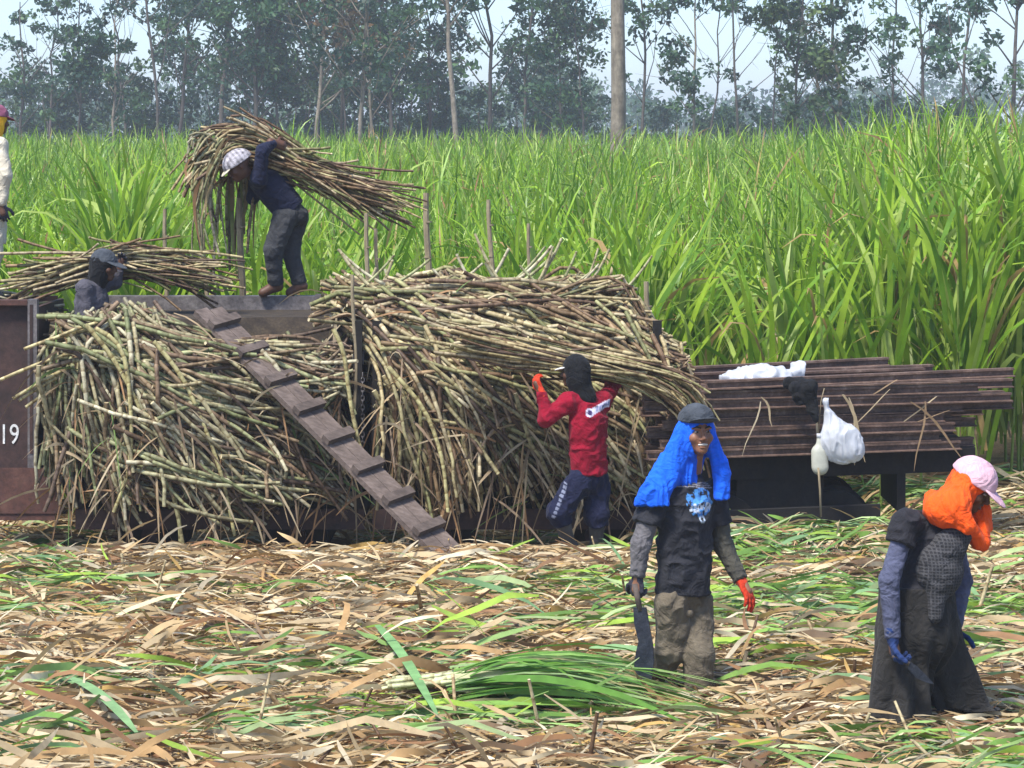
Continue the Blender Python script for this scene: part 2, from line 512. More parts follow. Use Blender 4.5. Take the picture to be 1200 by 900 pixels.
# stacked rails, each one a thing of its own
RP = [(-.055, 0), (.055, 0), (.055, .008), (.012, .014), (.012, .048), (.034, .053), (.034, .070), (-.034, .070), (-.034, .053), (-.012, .048), (-.012, .014), (-.055, .008)]
rr = random.Random(4)
LAYER = ['bottom', 'second', 'third', 'middle', 'fifth', 'sixth', 'upper']
def stack_rail(x0, x1, dy, z, lift=0, label=None, group=None):
    mb = MB()
    mb.prism(RP, (x0, ry(x0) + dy, z), (x1, ry(x1) + dy, z + lift))
    tag(mb.build('steel_rail', MAT['rail_steel']), label, 'rail', group)
for lay in range(7):
    z = .690 + lay * .0735
    for k in range(7):
        dy = .02 + k * .175 + rr.uniform(-.035, .035)
        x0 = 1.12 + rr.uniform(-.12, .2); x1 = 3.74 + rr.uniform(-.30, .22) + (.10 if lay > 3 else -.16 * (4 - lay) * rr.random())
        edge = 'near edge' if k == 0 else ('field side' if k == 6 else 'inside')
        stack_rail(x0, x1, dy, z + rr.uniform(0, .004), rr.uniform(-.006, .006), 'rusty steel rail in the %s layer of the stack on the flat wagon, %s' % (LAYER[lay], edge), 'rails stacked on the flat wagon')
stack_rail(1.50, 4.0, .03, 1.212, .04, 'long rusty steel rail on top of the stack along its near edge')
stack_rail(1.10, 3.10, 1.02, 1.235, .045, 'rusty steel rail on top of the stack along the cane field side')
stack_rail(1.75, 3.35, .62, 1.210, .01, 'short rusty steel rail on top in the middle of the stack')
stack_rail(1.45, 3.45, .80, 1.210, .02, 'rusty steel rail on top of the stack next to the plastic sheet')
# scraps of dry leaf caught on the rails
sr = np.random.default_rng(15)
for k in range(11):
    x = sr.uniform(1.3, 3.7); L = sr.uniform(.15, .55); t = np.linspace(0, 1, 6)
    P = np.stack([x + sr.normal(0, .3) * t + .02 * np.sin(t * 5), ry(x) - .06 - .03 * t + sr.uniform(-.02, .02), sr.uniform(1.0, 1.33) - L * t ** 1.2], -1)
    V, F = ribbons(P[None], (sr.uniform(.005, .013) * np.array([.6, 1, 1, .9, .6, .15]))[None], np.tile([1., -.2, .15], (1, 6, 1)))
    tag(obj('dry_leaf', V, F, MAT['dry'], None, True, np.tile(np.array([(.42, .33, .2), (.3, .2, .11), (.5, .42, .28)][k % 3]) * .9, (len(V), 1))), 'dry leaf strip caught on the side of the rail stack', 'dry leaf', 'leaf strips on the rail stack')

# ------------------------------------------------------------------ gangplank
pt, pb = at(243, 360, 21.75), at(521, 640, 20.45)
pl = empty('gangplank', pb); tag(pl, 'weathered wooden plank with nailed cleats leaning up against the cane wagon', 'gangplank')
Lv = Vector(pt - pb); Ld = Lv.normalized(); LL = Lv.length
Cx = Vector((1, 0, 0)) - Ld * Ld.x; Cx = (Vector((.74, .60, .02)) - Ld * Vector((.74, .60, .02)).dot(Ld)).normalized()
Nz = Cx.cross(Ld).normalized()
if Nz.z < 0: Nz = -Nz
PM = Matrix.Translation(Vector(pb)) @ Matrix((Ld, Cx, Nz)).transposed().to_4x4()
def pbox(u0, u1, v0, v1, w0, w1):
    return MB().box((u0, v0, w0), (u1, v1, w1), PM)
PW = .135
pbox(-.1, LL, -PW, -.004, -.045, 0).build('plank', MAT['plank'], pl)
pbox(-.06, LL - .03, .004, PW, -.045, -.003).build('plank', MAT['plank'], pl)
for k in range(8):
    u = LL * (0.055 + k * .123)
    pbox(u, u + .075, -PW - .012, PW + .015, .002, .052).build('cleat', MAT['plank_dark'], pl)

# ------------------------------------------------------------------ bamboo stakes standing along the far side of the load
STK = [(432, 250, 400, 22.6, .022), (443, 268, 395, 22.7, .018), (502, 226, 345, 23.0, .03), (575, 234, 330, 23.0, .022), (196, 245, 352, 23.2, .02), (283, 232, 352, 23.25, .03), (238, 262, 352, 23.3, .02), (622, 262, 345, 23.2, .018), (760, 330, 420, 22.4, .026), (416, 322, 420, 21.6, .017)]
WORDS = ['tall bamboo stake rising from the cane beside the corner post', 'thin dry stake just behind the tallest bamboo stake', 'pale split stake standing in the heap before the cane field', 'forked grey stake poking up from the middle of the heap',
         'brown stake standing at the rear board near the crouching porter', 'pale thick stake behind the stalks hanging from the carried bundle', 'thin brown stake at the tail of the shouldered bundle', 'slender leaning stake in the heap before the green field', 'pale stake at the sloping end of the cane heap', 'short pale stub standing on the wagon corner post']
for (px, y0, y1, Y, r), lb in zip(STK, WORDS):
    a_, b_ = at(px, y0, Y), at(px + rr.uniform(-6, 6), y1, Y); b_[2] -= .5
    n = 9; t = np.linspace(0, 1, n)[:, None]
    pts = b_ * (1 - t) + a_ * t + np.stack([.02 * np.sin(t[:, 0] * 5), 0 * t[:, 0], 0 * t[:, 0]], -1)
    mb = MB().tube(pts, r * (1.1 - .3 * t[:, 0]), 7)
    for q in (.35, .6, .82): 
        c = b_ * (1 - q) + a_ * q; mb.tube([c - [0, 0, .006], c + [0, 0, .006]], r * 1.12, 7)
    tag(mb.build('stake', MAT['stake'], smooth=False), lb, 'stake', 'stakes along the cane heap')
# ================================================================== CUT CANE
CANE_COLS = np.array([(.44, .40, .25), (.37, .36, .22), (.52, .49, .36), (.27, .20, .125), (.19, .13, .085), (.33, .35, .19), (.22, .25, .12), (.13, .09, .065)])
CANE_WORD = ['straw coloured', 'khaki', 'pale whitish', 'brown', 'dark brown', 'olive', 'green', 'blackish']
CANE_P = np.array([.18, .16, .15, .15, .12, .11, .05, .08])

def cane_cols(n, r):
    c = CANE_COLS[r.choice(len(CANE_COLS), n, p=CANE_P)]
    return c * r.uniform(.65, 1.2, (n, 1))

def cane_arrays(P, rad, cols, n=5, caps=True):
    """P (N,m,3) -> V,F(quads),col,u ; with pale cut ends"""
    Nn, m_, _ = P.shape
    seg = np.linalg.norm(np.diff(P, axis=1), axis=2)
    L = np.concatenate([np.zeros((Nn, 1)), np.cumsum(seg, 1)], 1)
    Rr = np.repeat(rad[:, None], m_, 1) * np.linspace(1.06, .8, m_)[None]
    V, F = tubes_batch(P, Rr, n)
    u = np.repeat(L / rng.uniform(.10, .17, (Nn, 1)) + rng.uniform(0, 1, (Nn, 1)), n, axis=1).reshape(-1)
    col = np.repeat(cols[:, None], m_ * n, 1).reshape(-1, 3)
    if caps:
        base = len(V); Vc = []; 
        e0 = V.reshape(Nn, m_, n, 3)[:, 0].reshape(-1, 3); e1 = V.reshape(Nn, m_, n, 3)[:, -1].reshape(-1, 3)
        # pale cut faces: own vertices, quads fan from a doubled centre
        c0 = P[:, 0]; c1 = P[:, -1]
        Vc = np.concatenate([e0, c0, e1, c1]); 
        i = np.arange(Nn)[:, None]; j = np.arange(n)[None]
        o0 = base; oc0 = base + Nn * n; o1 = oc0 + Nn; oc1 = o1 + Nn * n
        T = []
        a0 = o0 + i * n + j; b0 = o0 + i * n + (j + 1) % n; cc0 = np.broadcast_to(oc0 + i, a0.shape)
        a1 = o1 + i * n + j; b1 = o1 + i * n + (j + 1) % n; cc1 = np.broadcast_to(oc1 + i, a1.shape)
        tri = np.concatenate([np.stack([b0, a0, cc0], -1).reshape(-1, 3), np.stack([a1, b1, cc1], -1).reshape(-1, 3)])
        V = np.concatenate([V, Vc])
        pale = np.array([.58, .50, .33])
        col = np.concatenate([col, np.tile(pale, (len(Vc), 1))])
        u = np.concatenate([u, np.full(len(Vc), .35)])
        return V, F, tri, col, u
    return V, F, None, col, u

def cane_object(name, P, rad, cols, n=5, parent=None, mat=None):
    V, F, tri, col, u = cane_arrays(P, rad, cols, n)
    # triangulate the quads so that the whole is one array
    F3 = np.concatenate([F[:, [0, 1, 2]], F[:, [0, 2, 3]], tri])
    return obj(name, V, F3, mat or MAT['cane'], parent, True, col, {'u': u})

def angle_field(ctrl):
    c = np.array(ctrl, float)
    v = np.stack([np.cos(2 * np.radians(c[:, 2])), np.sin(2 * np.radians(c[:, 2]))], -1)
    def f(x, y):
        d = (x[:, None] - c[None, :, 0]) ** 2 + (y[:, None] - c[None, :, 1]) ** 2 + 300
        w = 1 / d ** 1.6
        w /= w.sum(1, keepdims=True)
        q = w @ v
        return np.arctan2(q[:, 1], q[:, 0]) / 2
    return f

S0 = FPX / 21.4
def face_stalks(Nn, xr, yr, ctrl, front, inside, r, layers=(0, .4), spread=12, Lr=(130, 420), m_=9):
    """stalks that follow the lie of the cane on the side of a heap; x,y measured on the heap's face (photograph scale), front(x,y)=depth"""
    f = angle_field(ctrl)
    out = []; offs = []
    while len(out) < Nn:
        K = Nn * 2
        x = r.uniform(*xr, K); y = r.uniform(*yr, K)
        ok = inside(x, y); x, y = x[ok], y[ok]; K = len(x)
        L = r.uniform(*Lr, K); dth = np.radians(r.normal(0, spread, K) + 34 * vnoise(np.stack([x / 55, y / 55, 0 * x + layers[1] * 10], -1), 8)); bend = r.normal(0, .0015, K)
        st = L / (m_ - 1)
        pts = np.zeros((K, m_, 2)); mid = m_ // 2
        pts[:, mid, 0] = x; pts[:, mid, 1] = y
        th0 = f(x, y) + dth
        for sgn, rngk in ((1, range(mid + 1, m_)), (-1, range(mid - 1, -1, -1))):
            cx, cy, th = x.copy(), y.copy(), th0.copy()
            for q, k in enumerate(rngk):
                cx = cx + sgn * st * np.cos(th); cy = cy + sgn * st * np.sin(th)
                pts[:, k, 0] = cx; pts[:, k, 1] = cy
                t2 = f(cx, cy) + dth
                d = np.arctan2(np.sin(2 * (t2 - th)), np.cos(2 * (t2 - th))) / 2
                th = th + .25 * d + sgn * bend * st
        lo = inside(pts[:, 0, 0], pts[:, 0, 1]) & inside(pts[:, -1, 0], pts[:, -1, 1]) & inside(pts[:, 2, 0], pts[:, 2, 1]) & inside(pts[:, -3, 0], pts[:, -3, 1])
        for i in np.nonzero(lo)[0]:
            off = r.uniform(*layers)
            tl = r.normal(0, .10)
            yy = front(pts[i, :, 0], pts[i, :, 1]) + off + tl * np.linspace(-1, 1, m_)
            P = np.stack([(pts[i, :, 0] - 600) / S0, yy, CAM_H - (pts[i, :, 1] - HORIZON) / S0], -1)
            P += r.normal(0, .008, P.shape); P[:, 1] += .05 * r.normal() * np.sin(np.linspace(0, math.pi, m_))
            out.append(P); offs.append(off)
            if len(out) >= Nn: break
    return np.array(out), np.array(offs)

def shallow(v, lo, hi):
    return np.clip((v - lo) / (hi - lo), 0, 1)

# ---- left heap
CL = [(90, 420, -25), (75, 500, 85), (110, 470, 80), (150, 420, 45), (200, 400, 30), (130, 560, 68), (200, 500, 48), (250, 450, 36), (300, 560, 40), (350, 600, 42), (250, 610, 15), (180, 600, 75), (360, 500, 115), (330, 440, 25), (390, 400, 100), (400, 520, 100), (220, 375, 12), (320, 372, 8), (230, 555, 35), (120, 380, 20), (385, 450, 125), (300, 500, 30), (375, 560, 60)]
def in_l(x, y): return (x > 40) & (x < 418) & (y > 362 + 8 * np.sin(x * .03) + shallow(x, 195, 250) * 30) & (y < 636 - 34 * np.abs(np.sin(x * .021)) - 16 * np.abs(np.sin(x * .37)))
def front_l(x, y):
    t = shallow(y, 355, 470); u = shallow(y, 560, 660)
    d = 21.62 - .42 * np.sin(t * math.pi / 2) + .06 * u
    d = d + .10 * np.sin(x * .017 + 1) * t
    # lies back beneath the plank
    q = shallow(x, 215, 300) * shallow(430 + (x - 230) * .95 - y, -150, 60)
    return d + .24 * q
# ---- right heap
CR = [(450, 330, 3), (600, 320, -10), (680, 325, -4), (720, 340, 8), (760, 375, 35), (500, 375, 8), (600, 395, 14), (700, 410, 4), (450, 430, 25), (520, 450, 48), (600, 470, 60), (480, 520, 72), (450, 600, 92), (550, 580, 68), (620, 600, 82), (650, 520, 50), (720, 520, 68), (760, 480, 55), (800, 480, 66), (790, 560, 82), (740, 600, 95), (520, 600, 74), (440, 380, 12), (560, 350, -12), (640, 365, 16), (790, 440, 30), (820, 500, 75)]
def top_r(x): return 330 + 5 * np.sin(x * .033) + 4 * np.sin(x * .09 + 1) + shallow(x, 735, 800) * 70 + shallow(x, 800, 850) * 90
def in_r(x, y): return (x > 376) & (x < 845) & (y > top_r(x)) & (y < 630 - 16 * np.abs(np.sin(x * .019)) - 16 * np.abs(np.sin(x * .41))) & ~((x < 432) & (y > 400))
def front_r(x, y):
    t = shallow(y, 312, 470); u = shallow(y, 560, 660)
    d = 22.25 - .92 * np.sin(t * math.pi / 2) + .12 * u
    return d + .08 * np.sin(x * .02) + shallow(x, 770, 850) * .25 + .12 * (1 - shallow(x, 376, 440))

def core(name, xs, ys, front, inside, parent=None):
    """dense brown inside of the heap, a lumpy body behind the outer stalks"""
    X, Y = np.meshgrid(xs, ys, indexing='ij'); x, y = X.ravel(), Y.ravel()
    d = front(x, y) + .34 + .05 * fbm2(x * .03, y * .03, 5)
    Vf = np.stack([(x - 600) / S0, d, CAM_H - (y - HORIZON) / S0], -1)
    Vb = Vf.copy(); Vb[:, 1] = FAR_ + .02; 
    nx, ny = X.shape
    i = (np.arange(nx - 1)[:, None] * ny + np.arange(ny - 1)[None]).ravel()
    q = np.stack([i, i + 1, i + ny + 1, i + ny], -1)
    nv = len(Vf)
    F = [tuple(f) for f in q] + [tuple(f[::-1] + nv) for f in q]
    rim = [(k * ny) for k in range(nx)]
    for k in range(nx - 1):
        a_, b_ = k * ny, (k + 1) * ny; F.append((a_, b_, b_ + nv, a_ + nv))
        a_, b_ = k * ny + ny - 1, (k + 1) * ny + ny - 1; F.append((b_, a_, a_ + nv, b_ + nv))
    for k in range(ny - 1):
        a_, b_ = k, k + 1; F.append((b_, a_, a_ + nv, b_ + nv))
        a_, b_ = (nx - 1) * ny + k, (nx - 1) * ny + k + 1; F.append((a_, b_, b_ + nv, a_ + nv))
    return np.concatenate([Vf, Vb]), F

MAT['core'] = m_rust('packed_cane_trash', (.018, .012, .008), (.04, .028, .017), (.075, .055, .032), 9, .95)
r = np.random.default_rng(11)
def top_stalks(Nn, xr, Yr, zf, r, ang=12, L=(.9, 2.1), m_=9):
    c = np.stack([r.uniform(*xr, Nn), r.uniform(*Yr, Nn)], -1)
    th = np.radians(r.normal(0, ang, Nn)); Ln = r.uniform(*L, Nn)
    t = np.linspace(-.5, .5, m_)
    bow = r.normal(0, .06, Nn)
    x = c[:, :1] + Ln[:, None] * t * np.cos(th)[:, None]
    y = c[:, 1:] + Ln[:, None] * t * np.sin(th)[:, None] + bow[:, None] * (1 - 4 * t * t)
    z = zf(x, y) + r.uniform(-.12, .07, (Nn, 1)) + r.normal(0, .07, Nn)[:, None] * t * 2 + r.normal(0, .06, (Nn, 1)) * (1 - 4 * t * t)
    P = np.stack([x, y, z], -1)
    ok = (P[:, :, 0].min(1) > xr[0] - .15) & (P[:, :, 0].max(1) < xr[1] + .2)
    return P[ok]
def zt_l(x, y): return 1.46 - .10 * np.clip((x + 2.9) * 2, 0, 1) + .08 * np.sin(x * 2.1) - .05 * (y - 22)
def zt_r(x, y):
    px = x * S0 + 600
    return CAM_H - (top_r(np.clip(px, 376, 800)) - HORIZON) / (FPX / 22.4) - .20 + .05 * np.exp(-((y - 22.6) / .5) ** 2) + .05 * np.sin(x * 6 + y * 3)

for side in 'LR':
    if side == 'L':
        P, off = face_stalks(900, (40, 420), (360, 650), CL, front_l, in_l, r, (0, .42))
        T = top_stalks(420, (-3.55, -1.25), (21.75, 23.0), zt_l, r, 22)
        lab = 'pale jointed cane stalk in the heap between the box wagon and the plank'; grp = 'stalks in the heap beside the box wagon'; n1 = 130
        cx, cy = np.linspace(48, 418, 26), np.linspace(378, 575, 18); fr, ins = front_l, in_l
    else:
        P, off = face_stalks(1250, (376, 845), (305, 640), CR, front_r, in_r, r, (0, .44))
        T = top_stalks(640, (-1.5, 1.28), (22.0, 23.1), zt_r, r, 20)
        lab = 'pale jointed cane stalk in the heap behind the man in red'; grp = 'stalks in the heap behind the man in red'; n1 = 160
        cx, cy = np.linspace(432, 835, 26), np.linspace(345, 580, 18); fr, ins = front_r, in_r
    order = np.argsort(off)
    top = order[:n1]; rest = order[n1:]
    for k in top:
        ci = r.choice(len(CANE_COLS), p=CANE_P)
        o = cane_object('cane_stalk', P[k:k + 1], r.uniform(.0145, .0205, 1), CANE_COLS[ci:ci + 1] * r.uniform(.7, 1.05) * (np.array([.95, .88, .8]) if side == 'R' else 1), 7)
        c = P[k].mean(0); qx = c[0] * S0 + 600
        hz_ = 'high on' if c[2] > 1.25 else ('low on' if c[2] < .62 else 'halfway up')
        if side == 'L': wh = 'beside the box wagon' if qx < 170 else ('beneath the plank' if qx > 290 else 'between box wagon and plank')
        else: wh = 'next to the plank foot' if qx < 540 else ('behind the man in crimson' if qx < 710 else 'next to the rail stack')
        tag(o, '%s cut cane stalk %s the heap face, %s' % (CANE_WORD[ci], hz_, wh), 'cane stalk', grp)
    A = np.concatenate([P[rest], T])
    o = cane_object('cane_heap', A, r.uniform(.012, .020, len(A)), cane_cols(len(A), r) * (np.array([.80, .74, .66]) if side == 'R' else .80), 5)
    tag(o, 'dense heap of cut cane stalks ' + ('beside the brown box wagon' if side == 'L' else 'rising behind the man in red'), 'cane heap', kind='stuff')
    if side == 'R':
        cyy = np.linspace(0, 1, 18)
        X, Yy = np.meshgrid(cx, cyy, indexing='ij')
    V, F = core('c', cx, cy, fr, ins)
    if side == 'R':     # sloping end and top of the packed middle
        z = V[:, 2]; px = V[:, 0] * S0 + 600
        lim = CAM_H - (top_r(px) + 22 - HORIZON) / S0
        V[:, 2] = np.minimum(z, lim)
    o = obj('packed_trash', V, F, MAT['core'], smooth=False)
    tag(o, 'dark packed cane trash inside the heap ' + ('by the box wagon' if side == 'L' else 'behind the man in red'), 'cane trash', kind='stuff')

# stalks poking out to the left over the box wagon corner
pk = [((150, 398), (0, 446)), ((140, 408), (15, 468)), ((128, 418), (22, 470)), ((118, 430), (30, 478)), ((150, 380), (28, 410)), ((160, 372), (62, 398))]
for k, (p, q) in enumerate(pk):
    a_, b_ = at(*p, 21.55), at(*q, 21.18 + .03 * k)
    t = np.linspace(0, 1, 9)[:, None]
    Pk = (a_ * (1 - t) + b_ * t)[None]; Pk[0, :, 2] += .04 * np.sin(t[:, 0] * 3)
    tag(cane_object('cane_stalk', Pk, np.array([.017]), np.array([(.5, .44, .24)]), 7), 'thick pale cane stalk poking out over the corner of the box wagon', 'cane stalk', 'stalks poking out by the number panel')
# long drooping stalks
for k, pts in enumerate([[(112, 385), (145, 400), (152, 450), (156, 520), (150, 560), (133, 600)], [(100, 380), (135, 420), (165, 480), (200, 560), (215, 640)], [(180, 400), (215, 440), (240, 500), (262, 560), (275, 628)], [(390, 385), (404, 410), (408, 460), (420, 520), (432, 560)], [(455, 430), (500, 480), (520, 540), (525, 600)], [(150, 540), (195, 560), (210, 600), (212, 652)]]):
    q = np.array(pts, float); tt = np.linspace(0, len(q) - 1, 12)
    qx = np.interp(tt, range(len(q)), q[:, 0]); qy = np.interp(tt, range(len(q)), q[:, 1])
    for _ in range(2): qx[1:-1] = (qx[:-2] + qx[2:] + 2 * qx[1:-1]) / 4; qy[1:-1] = (qy[:-2] + qy[2:] + 2 * qy[1:-1]) / 4
    Pk = np.stack([at(x, y, 21.12 + .02 * math.sin(k * 3 + x * .03)) for x, y in zip(qx, qy)])[None]
    tag(cane_object('cane_stalk', Pk, np.array([.018]), np.array([(.47, .43, .22)]), 7), 'long curved yellowish cane stalk drooping down the outside of the heap', 'cane stalk', 'long drooping stalks on the heap face')

# pale stalks that spring up out of the top of the heap
ru = np.random.default_rng(17)
for k in range(30):
    bx = ru.uniform(540, 700) if k < 20 else ru.uniform(390, 540); by = ru.uniform(322, 345); Yk = ru.uniform(22.0, 22.7)
    up = ru.uniform(20, 58) * (1 if k < 20 else .6); dx = ru.uniform(25, 90) * ru.choice([1, 1, -1])
    t = np.linspace(0, 1, 9)
    Pk = np.stack([at(bx + dx * t_, by + 16 - (up + 16) * t_ ** 1.7, Yk) for t_ in t])[None]
    ci = [0, 2, 1, 5][k % 4]
    tag(cane_object('cane_stalk', Pk, ru.uniform(.012, .018, 1), CANE_COLS[ci:ci + 1], 6), '%s cane stalk curving up out of the top of the heap' % CANE_WORD[ci], 'cane stalk', 'stalks springing up from the heap top')
# dry leaf strips hanging on the heaps
def strip_batch(base, d, L, w, droop, r, m_=6, twist=.6):
    """base (N,3) start, d (N,3) unit start direction, droop: how much it falls"""
    Nn = len(base); t = np.linspace(0, 1, m_)
    P = base[:, None] + d[:, None] * (L[:, None] * t)[..., None]
    P[..., 2] -= (droop * L)[:, None] * t ** 2
    T = np.gradient(P, axis=1); T /= np.linalg.norm(T, axis=2, keepdims=True) + 1e-9
    up = r.normal(0, 1, (Nn, 1, 3)); up /= np.linalg.norm(up, axis=2, keepdims=True)
    S = np.cross(T, np.broadcast_to(up, T.shape)); S /= np.linalg.norm(S, axis=2, keepdims=True) + 1e-9
    W = w[:, None] * np.array([.55, 1, 1, .9, .65, .15])[None] if m_ == 6 else w[:, None] * np.interp(t, [0, .2, .6, 1], [.6, 1, .85, .1])[None]
    return ribbons(P, W, S)
Nn = 620
x = r.uniform(60, 830, Nn); y = r.uniform(350, 600, Nn)
ok = in_l(x, y) | in_r(x, y); x, y = x[ok], y[ok]; Nn = len(x)
fr = np.where(x < 425, front_l(x, y), front_r(x, y)) - r.uniform(-.04, .06, Nn)
base = np.stack([(x - 600) / S0, fr, CAM_H - (y - HORIZON) / S0], -1)
d = np.stack([r.normal(0, .6, Nn), r.uniform(-.25, .05, Nn), r.normal(-.5, .5, Nn)], -1); d /= np.linalg.norm(d, axis=1, keepdims=True)
V, F = strip_batch(base, d, r.uniform(.2, .6, Nn), r.uniform(.005, .013, Nn), r.uniform(.2, .8, Nn), r)
DRYC = np.array([(.42, .31, .18), (.33, .19, .09), (.5, .4, .25), (.28, .2, .13), (.16, .25, .07)])
col = np.repeat(DRYC[r.choice(5, Nn, p=[.3, .2, .25, .2, .05])] * r.uniform(.7, 1.15, (Nn, 1)), 12, 0)
tag(obj('hanging_leaf_strips', V, F, MAT['dry'], None, True, col), 'dry leaf strips hanging in tatters over the cane heaps', 'dry leaves', kind='stuff')

# ---- carried bundles
def bundle(name, label, axis_pts, Y, rad, n, L, r, spread=6, group=None, loc=None, thin=1.0, flare=0.0):
    """bundle of stalks along a curved axis (list of px points or world points)"""
    q = np.array([at(p[0], p[1], Y + (p[2] if len(p) > 2 else 0)) for p in axis_pts])
    seg = np.r_[0, np.cumsum(np.linalg.norm(np.diff(q, axis=0), axis=1))]; tot = seg[-1]
    def ax(s): 
        s = np.clip(s, -.3, tot + .3)
        v = np.stack([np.interp(s, seg, q[:, k]) for k in range(3)], -1)
        return v
    root = empty(name, q.mean(0) - [0, 0, rad]); tag(root, label, 'cane bundle', group)
    for i in range(n):
        Ln = r.uniform(*L); c = r.uniform(Ln / 2 - .12, tot - Ln / 2 + .12) if Ln < tot + .2 else tot / 2
        s = np.linspace(c - Ln / 2, c + Ln / 2, 10)
        P = ax(s)
        P = np.stack([np.convolve(np.pad(P[:, k], 1, mode='edge'), [.25, .5, .25], 'valid') for k in range(3)], -1)
        ends = np.clip(s, 0, tot) - s
        P += ends[:, None] * -((q[-1] - q[-2]) / np.linalg.norm(q[-1] - q[-2]) * (ends < 0)[:, None] + (q[1] - q[0]) / np.linalg.norm(q[1] - q[0]) * (ends > 0)[:, None])
        an = r.uniform(0, 2 * math.pi); rr_ = rad * r.uniform(0, 1) ** .6 * r.choice([1, 1, 1, 1.25])
        tilt = r.normal(0, spread * .01, 3); w = np.linspace(-1, 1, 10)[:, None]
        fl = (1 + flare * np.clip(s / tot - .65, 0, 1) * 2.8)[:, None]
        P = P + np.array([math.sin(an) * rr_ * .3, math.cos(an) * rr_, math.sin(an) * rr_ * .8]) * fl + w * tilt * Ln * .5 + (1 - w * w) * r.normal(0, .02, 3)
        cane_object('cane_stalk', P[None], r.uniform(.008, .0145, 1) * thin, cane_cols(1, r) * np.array([.85, .76, .68]), 5, root)
    return root
# ================================================================== STANDING CANE
GREENS = np.array([(.26, .43, .030), (.22, .39, .028), (.34, .50, .045), (.17, .32, .028), (.41, .54, .12), (.14, .28, .028)])
def cane_height(x, Y, r):
    h = np.interp(Y, [24, 30, 45, 70, 120], [2.3, 2.5, 2.95, 3.35, 3.6])
    px = x * FPX / Y + 600
    h = h + .75 * np.exp(-((px - 130) / 45) ** 2) * (Y < 29) + .75 * np.clip((px - 860) / 200, 0, 1) * (Y < 60) + .30 * np.exp(-((px - 700) / 60) ** 2) * (Y < 40)
    return h * (1 + .10 * fbm2(x * .7, Y * .7, 21)) + r.normal(0, .14, len(x))

def leaf_params(n, x, Y, h, r):
    """one call per leaf; x,Y,h arrays per leaf"""
    hb = h * r.uniform(.06, .62, n)                      # where the blade leaves the stem
    az = r.uniform(0, 2 * math.pi, n)
    Lg = (h - hb) * r.uniform(.85, 1.25, n); Lg = np.clip(Lg, .7, 1.75)
    el = np.radians(r.normal(77, 7, n))
    dr = np.where(r.random(n) < .55, r.uniform(.05, .4, n), r.uniform(.5, 1.45, n))
    wd = r.uniform(.011, .022, n)
    return hb, az, Lg, el, dr, wd

def leaf_geom(bx, by, bz, az, Lg, el, dr, wd, r, m_=7):
    n = len(bx); t = np.linspace(0, 1, m_)
    # elevation falls along the blade
    e = el[:, None] - dr[:, None] * 1.9 * t[None] ** 2.2
    ds = Lg[:, None] / (m_ - 1)
    rad_ = np.concatenate([np.zeros((n, 1)), np.cumsum(ds * np.cos(e[:, :-1]), 1)], 1)
    z = np.concatenate([np.zeros((n, 1)), np.cumsum(ds * np.sin(e[:, :-1]), 1)], 1)
    P = np.stack([bx[:, None] + rad_ * np.cos(az)[:, None], by[:, None] + rad_ * np.sin(az)[:, None], bz[:, None] + z], -1)
    tw = r.normal(0, .5, n)[:, None] + r.normal(0, .9, n)[:, None] * t[None]
    side = np.stack([-np.sin(az), np.cos(az), np.zeros(n)], -1)[:, None]
    T = np.gradient(P, axis=1); T /= np.linalg.norm(T, axis=2, keepdims=True) + 1e-9
    nr = np.cross(T, np.broadcast_to(side, T.shape))
    S = side * np.cos(tw)[..., None] + nr * np.sin(tw)[..., None]
    W = wd[:, None] * np.interp(t, [0, .15, .5, .8, 1], [.55, .95, 1, .62, .06])[None]
    return ribbons(P, W, S), P

def leaf_cols(n, m_, r, dead=.05):
    c = GREENS[r.choice(len(GREENS), n)] * r.uniform(.75, 1.2, (n, 1))
    dd = r.random(n) < dead
    c[dd] = np.array([(.40, .27, .11), (.45, .36, .12), (.33, .18, .08)])[r.choice(3, dd.sum())]
    ct = np.repeat(c[:, None], m_, 1)
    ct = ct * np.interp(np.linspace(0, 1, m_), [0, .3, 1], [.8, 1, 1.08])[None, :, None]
    return np.repeat(ct, 2, axis=1).reshape(-1, 3)

r = np.random.default_rng(5)
def half(Y): return Y * .1875 + 2.5
xs, ys = [], []
for Y0, Y1, dens in ((24.2, 27, 4.6), (27, 33, 2.7), (33, 60, 1.7), (60, 118, .85)):
    A_ = (Y1 - Y0) * 2 * half((Y0 + Y1) / 2); k = int(A_ * dens)
    y = r.uniform(Y0, Y1, k); xs.append(r.uniform(-1, 1, k) * half(y)); ys.append(y)
x, y = np.concatenate(xs), np.concatenate(ys)
h = cane_height(x, y, r)
px = x * FPX / y + 600
vis = (px > -20) & (px < 1220)
order = np.argsort(y + np.where(vis, 0, 500))
front, back = order[:290], order[290:]
# the mass of the field
nl = np.where(y < 33, 30, np.where(y < 60, 20, 15))
ix = np.repeat(back, nl[back]); n = len(ix)
hb, az, Lg, el, dr, wd = leaf_params(n, x[ix], y[ix], h[ix], r)
far = np.clip((y[ix] - 40) / 60, 0, 1)
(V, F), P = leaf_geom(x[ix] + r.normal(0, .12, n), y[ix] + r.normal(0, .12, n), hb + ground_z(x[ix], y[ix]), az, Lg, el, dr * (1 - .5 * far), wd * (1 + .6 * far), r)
tag(obj('standing_cane_field', V, F, MAT['leaf'], None, True, leaf_cols(n, 7, r)), 'tall green standing sugarcane filling the field up to the trees', 'cane field', kind='stuff')
